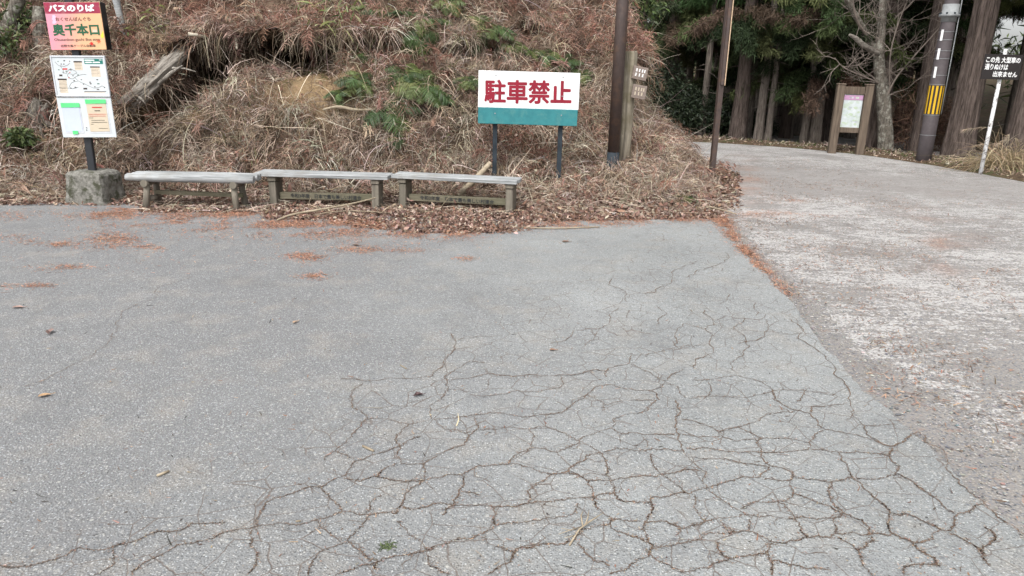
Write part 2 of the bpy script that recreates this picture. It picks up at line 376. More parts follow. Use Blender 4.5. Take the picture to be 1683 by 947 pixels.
def chaikin(pts, it=3):
    p = np.array(pts, float)
    for _ in range(it):
        q = .75*p[:-1]+.25*p[1:]; r = .25*p[:-1]+.75*p[1:]
        p = np.vstack([p[:1], np.stack([q, r], 1).reshape(-1, p.shape[1]), p[-1:]])
    return p
def fbm(P, sc, seed=0, oct=4):
    o = Vector((seed*17.3, seed*5.1, seed*9.7))
    return np.array([noise.fractal(Vector(p)*sc+o, .9, 2.1, oct) for p in P])
def g2(px, py, cx, cy, rx, ry): return np.exp(-((px-cx)/rx)**2-((py-cy)/ry)**2)

# ground sheet under everything
mb = MB(); mb.poly([(-250, -120, -.12), (250, -120, -.12), (250, 300, -.12), (-250, 300, -.12)])
tag(mb.build('ground', M['floor']), kind='structure')
# road: grid with three masks (gravelly / plain grey / rusty litter)
xs = np.arange(1.0, 11.6, .1); ys = np.concatenate([np.arange(-12, 1, .5), np.arange(1, 22.6, .1)])
X, Y = np.meshgrid(xs, ys); nx, ny = len(xs), len(ys)
EDGE_PX = [(1178, 358), (1196, 378), (1210, 400), (1232, 425), (1262, 452), (1288, 482), (1312, 512), (1338, 548), (1362, 580), (1385, 602), (1412, 634), (1432, 652), (1462, 680), (1486, 700), (1503, 712), (1524, 732), (1548, 755), (1572, 780), (1600, 812), (1622, 832), (1645, 850), (1664, 872), (1683, 893), (1720, 930)]
EDGE = [gp(*p) for p in EDGE_PX]
ex = np.array([p.x for p in EDGE])[::-1]; ey = np.array([p.y for p in EDGE])[::-1]
dx = X-np.interp(Y, ey, ex, left=1.75)
z = np.full(X.shape, -.012) + .004*np.sin(X*1.3)*np.cos(Y*.9)-.002
PX, PY = proj(np.stack([X, Y, z], -1).reshape(-1, 3)); PX = PX.reshape(X.shape); PY = PY.reshape(X.shape)
nz = fbm(np.stack([X.ravel(), Y.ravel(), 0*X.ravel()], 1), 1.1, 3).reshape(X.shape)
grav = np.clip(1.15-dx/(.13+.36*np.clip((5.6-Y)/2.6, 0, 1)) + nz*.55, 0, 1)*(Y < 8.5)
grav = np.maximum(grav, np.clip(.95*g2(PX, PY, 1683, 890, 190, 160)+nz*.35, 0, 1))
grey = np.clip((Y-9.6)/1.8+.8*nz, 0, 1)*np.clip((14.6-.25*(X-4)-Y)/.9+.5*nz, .12, 1)
rust = .6*np.clip(1.0-np.abs(dx-.05)/(.10)+nz*.9, 0, 1)*np.clip((Y-5.0)/1.5, 0, 1)*(Y < 9)
rust = np.maximum(rust, np.clip(.85*g2(PX, PY, 1265, 352, 70, 5)+.9*g2(PX, PY, 1285, 329, 40, 4)+.7*g2(PX, PY, 1225, 300, 25, 25), 0, 1))
rust = np.maximum(rust, np.clip(.5*g2(PX, PY, 1545+.5*(PY-420), 420, 18, 60)+.5*nz, 0, .5)*g2(PX, PY, 1545, 420, 60, 90)); rust = np.maximum(rust, .25*g2(PX, PY, 1215, 262, 30, 9)); rust = np.where(rust > .02, rust*np.clip(.55+1.6*nz, .1, 1.2), rust)
Vr = np.stack([X, Y, z], -1).reshape(-1, 3)
i = np.arange(ny-1)[:, None]*nx+np.arange(nx-1)[None]; Q = np.stack([i, i+1, i+nx+1, i+nx], -1).reshape(-1, 4)
tag(link('road', np_mesh('road', Vr, Q, M['road'], np.stack([grav.ravel(), grey.ravel(), rust.ravel()], 1), True)), kind='structure')
# road that turns away behind the spur
mb = MB(); mb.poly([(-40, 16, -.03), (1.1, 14.5, -.03), (1.1, 22.3, -.03), (-40, 28, -.03)])
tag(mb.build('road_bend', M['road']), kind='structure')

# parking asphalt: one sheet with the real broken right edge
edge = []
for a, b in zip(EDGE[:-1], EDGE[1:]):
    for k in range(8):
        p = a.lerp(b, k/8); edge.append((p.x+.03*noise.noise(p*4)+.018*noise.noise(p*17), p.y+.02*noise.noise(p*11+Vector((5, 5, 5)))))
pts = [(-60, 11), (-60, -60), (2.2, -60), (1.9, 1)] + edge[::-1] + [(2.1, 8.75), (1.2, 8.9), (-1, 10), (-10, 11)]
mb = MB(); n0 = len(pts)
mb.add([(x, y, 0) for x, y in pts]+[(x+(.02 if i > 2 else 0), y, -.03) for i, (x, y) in enumerate(pts)], [tuple(range(n0))]+[(k, (k+1) % n0, n0+(k+1) % n0, n0+k) for k in range(n0)])
o = mb.build('parking_asphalt', M['asphalt']); tag(o, kind='structure')
bm = bmesh.new(); bm.from_mesh(o.data); bmesh.ops.triangulate(bm, faces=[f for f in bm.faces if len(f.verts) > 4]); bm.to_mesh(o.data); bm.free()

# forest ground outside the road
oc = chaikin(OUTER, 3); tn = np.gradient(oc, axis=0); tn = tn/np.linalg.norm(tn, axis=1)[:, None]; nrm = np.stack([tn[:, 1], -tn[:, 0]], 1)
offs = np.array([-.12, 0, .15, .4, .8, 1.3, 2, 3, 5, 8, 12, 18, 26, 36, 50, 70, 95, 130])
hz = np.array([-.05, -.01, .04, .06, .05, .02, -.1, -.25, -.5, -.7, -.9, -.9, -.4, .6, 1.6, 2.6, 3.4, 4])
P2 = oc[:, None, :]+nrm[:, None, :]*offs[None, :, None]
wob = fbm(np.concatenate([P2.reshape(-1, 2), np.zeros((P2.shape[0]*P2.shape[1], 1))], 1), .7, 5).reshape(P2.shape[:2])
P2 = P2 + nrm[:, None, :]*(wob*.10*(offs < 1))[..., None]
Z2 = hz[None]+wob*np.clip(offs*.05, 0, .5)[None]*(offs > .1)[None]
TV = np.concatenate([P2, Z2[..., None]], -1); no, nf = TV.shape[:2]
i = np.arange(no-1)[:, None]*nf+np.arange(nf-1)[None]; Q = np.stack([i, i+1, i+nf+1, i+nf], -1).reshape(-1, 4)
me = np_mesh('forest_floor', TV.reshape(-1, 3), Q, M['floor'], None, True)
tag(link('forest_floor', me), kind='structure')
FBVH = BVHTree.FromPolygons([tuple(v) for v in TV.reshape(-1, 3)], [tuple(q) for q in Q])
def floor_z(x, y):
    h = FBVH.ray_cast(Vector((x, y, 200)), Vector((0, 0, -1))); return h[0].z if h[0] else 0.0

# the bank
xs = np.arange(-15, 4.3, .075); ys = np.concatenate([np.arange(8.1, 17.6, .075), np.arange(17.7, 20.2, .2)]); nx, ny = len(xs), len(ys)
X, Y = np.meshgrid(xs, ys); P = np.stack([X.ravel(), Y.ravel()], 1)
d1 = sdist(P, TOE); d2 = sdist(P, STEEP)
P3 = np.concatenate([P, np.zeros((len(P), 1))], 1)
nb = fbm(P3, .55, 1); nm = fbm(P3, 1.9, 2); ns = fbm(P3, 6, 4, 3)
def ldist(P, line):
    best = np.full(len(P), 1e9)
    for a_, b_ in zip(np.array(line[:-1]), np.array(line[1:])):
        ab = b_-a_; t = np.clip(((P-a_) @ ab)/(ab @ ab), 0, 1); best = np.minimum(best, np.linalg.norm(P-(a_+t[:, None]*ab), axis=1))
    return best
ins = inside(P, STEEP); kx = [i for i, q in enumerate(STEEP) if q[0] == 1.2][0]
d2n = d2 + .28*nb*np.clip(d2, 0, 1)
def profile(d):                                            # height of the cut face, d metres in from its foot
    z_ = np.where(d < 0, 0, np.where(d < .5, .75*d**2/.5+.2*d, .475+1.0*(d-.5))); z_ = np.where(d > 2.9, 2.875+.55*(d-2.9), z_)
    return np.where(d > 6, 4.58+.12*(d-6), z_)
dn_ = .28*nb
df = np.where(ins, ldist(P, STEEP[:kx+1]), -1); df = df+dn_*np.clip(df, 0, 1)
dside = np.where(ins, ldist(P, STEEP[kx:]), -1); dside = dside+dn_*np.clip(dside, 0, .5); dside = dside+2.3*np.clip(dside/.62, 0, 1)
hf, hs_ = profile(df), profile(dside); st = -.18*np.log(np.exp(-hf/.18)+np.exp(-hs_/.18)); st = np.where(ins, np.maximum(st, 0), 0)
wx = np.clip((P[:, 0]-1.2)/1.0, 0, 1)*np.clip((P[:, 1]-10.2)/1.2, 0, 1); talus = wx*.55*np.clip(d1-.5, 0, 1.25)
zz = np.where(d1 < 0, d1*.12-.004, np.minimum(.30*np.clip(d1-.35, 0, 9)+.06*np.clip(d1, 0, .35), .46)+talus) + st + nm*.13*np.clip(d2n+.3, 0, 1)+ns*.045*np.clip(d1, 0, .6)
BV = np.stack([P[:, 0], P[:, 1], zz], 1)
px, py = proj(BV)
push = np.zeros(len(BV))                                  # washed-out hollows under the turf
def hollow(cx, cy, rx, ry, amt, tilt=0.0):
    global push
    q = ((px-cx)/rx)**2+((py-cy-tilt*(px-cx))/ry)**2; push = np.maximum(push, amt*np.clip(1.25-q, 0, 1)**.6)
front = (BV[:, 1] < 13) & (BV[:, 0] < 1.5)
hollow(455, 94, 104, 31, 2.1, .03); hollow(322, 124, 46, 48, 1.9, -.1); hollow(255, 186, 70, 34, 1.7, -.5); hollow(612, 80, 40, 15, .8); push *= 1-.95*g2(px, py, 384, 96, 20, 70)-.6*g2(px, py, 500, 110, 18, 30); hollow(770, 92, 45, 16, .7); hollow(860, 62, 30, 14, .4); hollow(100, 205, 26, 16, .5)
BV[:, 1] += push*front
lip = g2(px, py, 440, 54, 190, 14)*.5 + g2(px, py, 310, 76, 45, 14)*.4 + g2(px, py, 640, 52, 70, 14)*.3 + g2(px, py, 770, 70, 50, 10)*.25
BV[:, 1] -= lip*front
nose = g2(px, py, 1062, 90, 46, 34)*(BV[:, 1] < 13.5)
BV[:, 0] += .66*nose; BV[:, 1] -= .2*nose; BV[:, 2] += .10*nose
px, py = proj(BV)
sand = np.clip(1.1*g2(px, py, 520, 135, 85, 40)+.8*g2(px, py, 270, 188, 60, 14)+.9*g2(px, py, 72, 222, 32, 14)+.6*g2(px, py, 440, 175, 60, 20)+.5*g2(px, py, 560, 190, 50, 20), 0, 1)
i = np.arange(ny-1)[:, None]*nx+np.arange(nx-1)[None]; Q = np.stack([i, i+1, i+nx+1, i+nx], -1).reshape(-1, 4)
Q = Q[(d1[Q] > -.25).any(1)]
bank = link('hillside', np_mesh('hillside', BV, Q, M['bank'], np.stack([sand, 0*sand, 0*sand], 1), True)); tag(bank, kind='structure')
BBVH = BVHTree.FromPolygons([tuple(v) for v in BV], [tuple(q) for q in Q])
def bank_z(x, y):
    h = BBVH.ray_cast(Vector((x, y, 60)), Vector((0, 0, -1))); return h[0].z if h[0] else 0.0
def on_bank(px, py):
    """the point of the bank seen at a photo pixel, with its normal"""
    d = ray(px, py).normalized(); h = BBVH.ray_cast(EYE, d)
    if h[0]: return h[0], h[1]
    g = gp(px, py); return g, Vector((0, 0, 1))
# samples on the bank
A, B_, C_, D_ = (BV[Q[:, k]] for k in range(4))
nq = np.cross(C_-A, D_-B_); area = np.linalg.norm(nq, axis=1)*.5; nq = unit(nq); nq[nq[:, 2] < 0] *= -1
cen = (A+C_)/2; fx, fy = proj(cen)
see = (fx > -160) & (fx < 1330) & (fy > -240) & (fy < 420) & (cen[:, 1] < 17) & (d1[Q[:, 0]] > -.1)
pw = area*see*np.where(fy < -60, .35, 1)*np.where((cen[:, 1] > 14.5), .5, 1); pw /= pw.sum()
def bank_samples(n):
    k = rng.choice(len(Q), n, p=pw); u = rng.random((n, 1)); v = rng.random((n, 1))
    p = A[k]*(1-u)*(1-v)+B_[k]*u*(1-v)+C_[k]*u*v+D_[k]*(1-u)*v
    a, b = proj(p); return p, nq[k], a, b, d1[Q[k, 0]], push[Q[k, 0]]
print('bank area', (area*see).sum())

# ------------------------------------------------------------------ dry plants on the bank
def red_mask(a, b):
    r = .25+.6*np.clip((140-b)/70, 0, 1)
    for c in ((110, 160, 130, 90, .75), (270, 245, 70, 35, .7), (1085, 110, 60, 70, 1.0), (760, 40, 300, 50, .7), (200, 40, 200, 60, .7), (880, 240, 200, 25, .45), (1060, 240, 120, 50, .45), (640, 225, 120, 25, .45)):
        r = np.maximum(r, c[4]*g2(a, b, *c[:4]))
    r = r*(1-.75*g2(a, b, 520, 140, 110, 60))
    return np.clip(r, .15, 1)
def bare_mask(a, b):
    r = .95*np.clip(1.4*g2(a, b, 520, 142, 72, 34), 0, 1)
    for c in ((440, 100, 120, 20, .95), (270, 180, 55, 16, .75), (330, 112, 50, 22, .9), (75, 222, 28, 12, .7)): r = np.maximum(r, c[4]*g2(a, b, *c[:4]))
    return r
DRY = [(.44, .36, .275), (.32, .245, .185), (.58, .50, .41), (.20, .145, .11), (.26, .165, .125)]
RED = [(.26, .125, .092), (.33, .185, .14), (.18, .09, .07), (.41, .275, .22), (.11, .066, .054)]
GREY = [(.24, .205, .175), (.34, .30, .265), (.16, .13, .105)]
parts = []
# small tangled mat: twigs, old fronds, broken stalks
p, nn, a, b, dd, pu = bank_samples(330000)
hole = fbm(p, 1.7, 33, 4); keep = (rng.random(len(p)) > np.maximum(bare_mask(a, b), np.clip((hole-.12)*3.2, 0, .88))) & (pu < .35) & (dd > .20+.35*rng.random(len(p)))
p, nn, a, b, dd = p[keep], nn[keep], a[keep], b[keep], dd[keep]; n = len(p)
low = fbm(p, .9, 31, 3); isr = rng.random(n) < np.clip(red_mask(a, b)+.75*low, .04, 1)
cr = palette(n, RED, [4, 4, 2, 2, 2]); cd = palette(n, DRY+GREY, [3, 4, 2, 3, 3, 2, 1, 2])
col = np.where(isr[:, None], cr, cd)
clump = fbm(p, 2.6, 21, 3); col = np.clip(.86*col*(1+1.0*clump)[:, None], .01, .8)
D = unit(rng.normal(size=(n, 3))+nn*.55+np.array([0, -.12, -.1]))
L = np.where(isr, rng.uniform(.035, .13, n), rng.uniform(.05, .22, n))
parts.append(strands(p+nn*np.clip(rng.uniform(-.01, .10, (n, 1))*(1+2.2*clump[:, None]), -.02, .3), D, L, rng.uniform(.003, .0085, n), rng.uniform(.0, .5, n), col, 3, .25))
# collapsed fronds of last year's ferns: a stalk with combed side leaflets
p, nn, a, b, dd, pu = bank_samples(2600); keep = (rng.random(2600) < np.clip(red_mask(a, b)+.15, 0, .9)*(1-bare_mask(a, b))) & (pu < .4) & (dd > .3); p, nn = p[keep], nn[keep]; n = len(p)
Ln = rng.uniform(.22, .55, n); ax = unit(rng.normal(size=(n, 3))*.7+nn*.35+np.array([0, -.2, -.25])); fc = palette(n, [(.215, .115, .085), (.27, .16, .12), (.15, .085, .065), (.34, .25, .19), (.27, .205, .16), (.10, .065, .052)], [4, 4, 3, 3, 3, 2], .25)
t_ = np.linspace(.12, 1, 15); Pq = p[:, None]+nn[:, None]*.07+ax[:, None]*(Ln[:, None]*t_)[..., None]; Pq[..., 2] -= (Ln[:, None]*.45*t_**2)
sd_ = unit(np.cross(ax, nn+.3*rng.normal(size=(n, 3))))
for sg_ in (-1, 1):
    Dq = unit(sg_*sd_[:, None]+.5*ax[:, None]+.22*rng.normal(size=Pq.shape)+np.array([0, 0, -.25])); lq = (Ln[:, None]*.34*np.sin(PI*np.clip(t_*.85+.12, 0, 1)))
    parts.append(strands(Pq.reshape(-1, 3), Dq.reshape(-1, 3), lq.ravel(), np.full(n*15, .0085), .35, np.clip(np.repeat(fc, 15, 0)*(1+.15*rng.normal(size=(n*15, 1))), .01, .8), 2, .2, shape=[.8, 1, .15]))
parts.append(strands(p+nn*.07, ax, Ln, .006, .45, fc*.8, 5, .02))
tag(link('dead_undergrowth', np_mesh('dead_undergrowth', *merge(parts)[:2], M['dry'], merge(parts)[2])), 'tangle of brown dead bracken and broken stalks covering the bank', 'undergrowth', kind='stuff')
# dead grass in drooping tufts
parts = []
p, nn, a, b, dd, pu = bank_samples(5200)
w = (1-.80*red_mask(a, b))*(1-bare_mask(a, b))*np.where(dd > .5, 1, np.where(dd > .25, .25, 0))
keep = (rng.random(len(p)) < w) & (pu < .2); p, nn, a, b, dd = p[keep], nn[keep], a[keep], b[keep], dd[keep]
k = rng.integers(12, 34, len(p)); idx = np.repeat(np.arange(len(p)), k); n = len(idx)
size = rng.uniform(.6, 1.25, len(p))*np.where(dd < .9, .8, 1)
tcol = palette(len(p), DRY[:3]+[(.27, .20, .14)], None, .15); lean = rng.normal(size=(len(p), 3))*.35
D = unit(rng.normal(size=(n, 3))*.55+lean[idx]+nn[idx]*.35+np.array([0, -.25, .55]))
parts.append(strands(p[idx]+rng.normal(size=(n, 3))*.035, D, rng.uniform(.16, .50, n)*size[idx], rng.uniform(.004, .0095, n), rng.uniform(.35, 1.05, n),
                     np.clip(tcol[idx]*(1+.2*rng.normal(size=(n, 1))), .01, .8), 4, .14))
# long single stalks
p, nn, a, b, dd, pu = bank_samples(2600); keep = (dd > .3) & (pu < .3); p, nn = p[keep], nn[keep]; n = len(p)
D = unit(rng.normal(size=(n, 3))*.8+nn*.5+np.array([0, -.1, .2]))
parts.append(strands(p, D, rng.uniform(.35, .95, n), rng.uniform(.005, .010, n), rng.uniform(.1, .7, n), palette(n, DRY[:3]+GREY[:2]), 5, .12))
v, q, c = merge(parts)
tag(link('dead_grass', np_mesh('dead_grass', v, q, M['dry'], c)), 'straw coloured dead grass drooping in tufts over the bank', 'grass', kind='stuff')
# roots and turf fringe hanging into the hollows
parts = []
for (x0, y0, x1, y1, cnt, ln) in ((300, 84, 570, 66, 640, .28), (215, 140, 300, 100, 120, .2), (560, 66, 660, 62, 200, .2), (300, 84, 345, 92, 70, .26), (740, 78, 800, 78, 90, .15)):
    P0 = []; 
    for _ in range(cnt):
        t = random.random(); h, nv = on_bank(x0+(x1-x0)*t, y0+(y1-y0)*t-10*math.sin(PI*t)*(x1-x0 > 200)+random.gauss(-6, 6)); P0.append(h)
    P0 = np.array(P0)+np.array([0, -.05, 0]); n = cnt
    D = unit(rng.normal(size=(n, 3))*.45+np.array([0, -.7, -.25]))
    parts.append(strands(P0, D, rng.uniform(.3, 1.1, n)*ln, rng.uniform(.003, .009, n), rng.uniform(.5, 1.4, n), palette(n, [(.10, .075, .055), (.18, .14, .10), (.27, .22, .16), (.06, .045, .035)]), 5, .22))
v, q, c = merge(parts)
tag(link('hanging_roots', np_mesh('hanging_roots', v, q, M['dry'], c)), 'fringe of thin roots and turf hanging over the dark hollow', 'roots', kind='stuff')
# green blades here and there
p, nn, a, b, dd, pu = bank_samples(3600)
w = .05+.8*g2(a, b, 620, 60, 160, 60)+.7*g2(a, b, 420, 230, 60, 50)+.5*g2(a, b, 690, 150, 120, 60)+.4*g2(a, b, 120, 250, 60, 30)+.35*g2(a, b, 1040, 300, 40, 16)+.3*g2(a, b, 370, 130, 60, 60)
keep = (rng.random(len(p)) < w*.6) & (dd > .3); p, nn = p[keep], nn[keep]; n = len(p)
k = 6; idx = np.repeat(np.arange(n), k); n = len(idx)
D = unit(rng.normal(size=(n, 3))*.6+nn[idx]*.6+np.array([0, -.2, .3]))
v, q, c = strands(p[idx]+rng.normal(size=(n, 3))*.03, D, rng.uniform(.10, .28, n), rng.uniform(.006, .014, n), rng.uniform(.3, 1, n), palette(n, [(.09, .115, .04), (.13, .145, .055), (.06, .08, .03), (.20, .20, .09)]), 3, .15)
tag(link('green_grass', np_mesh('green_grass', v, q, M['leaf'], c)), 'sparse olive green grass blades among the dead growth', 'grass', kind='stuff')

# ------------------------------------------------------------------ litter
def leaves_flat(P, size, col, tilt=.5):
    n = len(P); D = unit(np.concatenate([rng.normal(size=(n, 2)), rng.normal(size=(n, 1))*tilt*.5], 1))
    return strands(P, D, size, size*rng.uniform(.4, .7, n), rng.uniform(-.35, .5, n), col, 3, .22, shape=[.25, 1, .85, .1], flat=False if tilt > .8 else True)
LEAF = [(.22, .145, .112), (.31, .225, .178), (.15, .092, .072), (.42, .335, .275), (.22, .125, .09), (.10, .066, .054)]
def px_cloud(n, boxes):
    out = []
    W = np.array([bx[6] for bx in boxes], float); W /= W.sum()
    cnt = rng.multinomial(n, W)
    for bx, c in zip(boxes, cnt):
        x0, x1, y0, y1, sl, pw_ = bx[:6]
        x = rng.uniform(x0, x1, c); y = y0+(y1-y0)*rng.random(c)**pw_+sl*(x-x0)
        out.append(np.stack([x, y], 1))
    return np.concatenate(out)
def ground_at(xy):
    res = np.zeros((len(xy), 3))
    for k, (x, y) in enumerate(xy):
        d = ray(x, y); h = BBVH.ray_cast(EYE, d.normalized()); g = EYE + d*((0-H)/d.z)
        if h[0] and h[0].z > 0.001: g = h[0]
        res[k] = g
    return res
xy = px_cloud(42000, [(-60, 230, 300, 338, 0, 1, 2.6), (230, 450, 312, 350, 0, 1, 2.2), (440, 870, 318, 352, .02, 1, 6.0), (850, 1190, 322, 366, -.02, 1, 6.5), (430, 620, 345, 362, .02, 1.6, .7), (1120, 1215, 285, 345, 0, 1, .9)])
kk = 6500; tt_ = np.clip(rng.normal(.55, .24, kk), -.3, 1.3); xy = np.concatenate([xy, np.stack([560+330*tt_, 350+34*rng.random(kk)**1.6*np.clip(1.2-2.2*(tt_-.55)**2, .2, 1)], 1)])
G = ground_at(xy); n = len(G); G[:, 2] += rng.uniform(.003, .024, n)
v, q, c = leaves_flat(G, rng.uniform(.015, .054, n), palette(n, LEAF, [4, 3, 3, 1.6, 3, 2]), 1.0)
p, nn, a, b, dd, pu = bank_samples(16000); keep = (pu < .5) & (rng.random(16000) < np.clip(.25+(b-200)/120, .12, 1)); p, nn = p[keep], nn[keep]; n = len(p)
part2 = leaves_flat(p+nn*rng.uniform(.02, .09, (n, 1)), rng.uniform(.035, .085, n), palette(n, LEAF, [4, 3, 2, 2, 3, 1]), 1.0)
# stems in the litter
xy = px_cloud(5200, [(-60, 240, 290, 334, 0, 1, 3), (240, 860, 310, 350, .01, 1, 3), (860, 1200, 300, 355, 0, 1, 3)]); G = ground_at(xy); n = len(G); G[:, 2] += .03
part3 = strands(G, unit(np.concatenate([rng.normal(size=(n, 2)), rng.uniform(-.1, .35, (n, 1))], 1)), rng.uniform(.1, .4, n), rng.uniform(.004, .008, n), .3, palette(n, DRY[:3]), 4, .2)
v, q, c = merge([(v, q, c), part2, part3])
tag(link('leaf_litter', np_mesh('leaf_litter', v, q, M['litter'], c)), 'brown fallen leaves and stalks heaped along the foot of the bank', 'leaf litter', kind='stuff')
# rust coloured conifer needles drifted on the asphalt
NE = [(200, 352, 70, 11, 5), (300, 372, 110, 8, 3), (90, 398, 50, 4, 1), (190, 392, 36, 8, 3), (215, 408, 38, 5, 2.5), (105, 402, 18, 4, 1), (400, 362, 150, 7, 5), (330, 352, 150, 5, 4), (500, 423, 22, 6, 2), (560, 362, 90, 9, 6), (640, 372, 130, 7, 5), (470, 370, 60, 10, 3.5), (420, 385, 60, 8, 2),
      (595, 410, 40, 5, 1.6), (530, 390, 60, 8, 1.2), (520, 454, 22, 4, .7), (760, 374, 120, 4, 3), (900, 368, 120, 5, 3.5), (1050, 361, 110, 4, 4), (1150, 356, 50, 5, 3.5), (1190, 366, 14, 10, 1),
      (110, 440, 40, 5, .8), (30, 388, 40, 5, .6), (20, 355, 70, 6, 2.5), (60, 470, 25, 3, .4), (5, 478, 9, 7, .6), (765, 425, 14, 3, .4), (660, 412, 30, 3, .6), (1290, 331, 34, 3, 1.2), (1230, 352, 40, 3, 1), (1340, 354, 60, 3, .8), (700, 395, 200, 12, .7), (250, 420, 250, 18, 1.0)]
W = np.array([e[4] for e in NE]); cnt = rng.multinomial(36000, W/W.sum()); xy = []
for e, k in zip(NE, cnt):
    m_ = rng.normal(size=(k, 2)); xy.append(np.stack([e[0]+e[2]*.78*m_[:, 0], e[1]+e[3]*.78*m_[:, 1]], 1))
kb = 60000; xb = rng.uniform(150, 1195, kb); xb = np.where(rng.random(kb) < .35, 560+rng.normal(size=kb)*170, xb); yb2 = np.interp(xb, [-50, 180, 430, 560, 640, 760, 860, 1000, 1195], [338, 345, 352, 359, 369, 376, 369, 361, 355])+np.abs(rng.normal(size=kb))*np.interp(xb, [0, 300, 560, 800, 1195], [8, 15, 16, 7, 5])-3
xy.append(np.stack([xb, yb2], 1))
xy = np.concatenate(xy); xy = xy[(xy[:, 1] > 336) | (xy[:, 0] > 1190)]; G = ground_at(xy)
ke = 7000; ye = 5.4+3.3*rng.random(ke)**.75; G = np.concatenate([G, np.stack([np.interp(ye, ey, ex)+.02+rng.normal(size=ke)*(.028+.03*(ye-5.4)/3.2), ye, np.zeros(ke)], 1)])
# keep the drifts ragged
rag = fbm(G, 3.2, 8, 4); keep = rng.random(len(G)) < np.clip(.55+1.1*rag, .06, 1); G = G[keep]; n = len(G); G[:, 2] = np.maximum(G[:, 2], 0)+rng.uniform(.002, .007, n)
v, q, c = strands(G, unit(np.concatenate([rng.normal(size=(n, 2)), rng.normal(size=(n, 1))*.05], 1)), rng.uniform(.010, .042, n), rng.uniform(.003, .007, n), .05, palette(n, [(.42, .205, .125), (.48, .275, .185), (.32, .155, .098), (.27, .16, .115), (.20, .125, .095)]), 2, .25, flat=True)
tag(link('conifer_needles', np_mesh('conifer_needles', v, q, M['litter'], c)), 'rust orange conifer needles drifted along the asphalt edge', 'needle litter', kind='stuff')

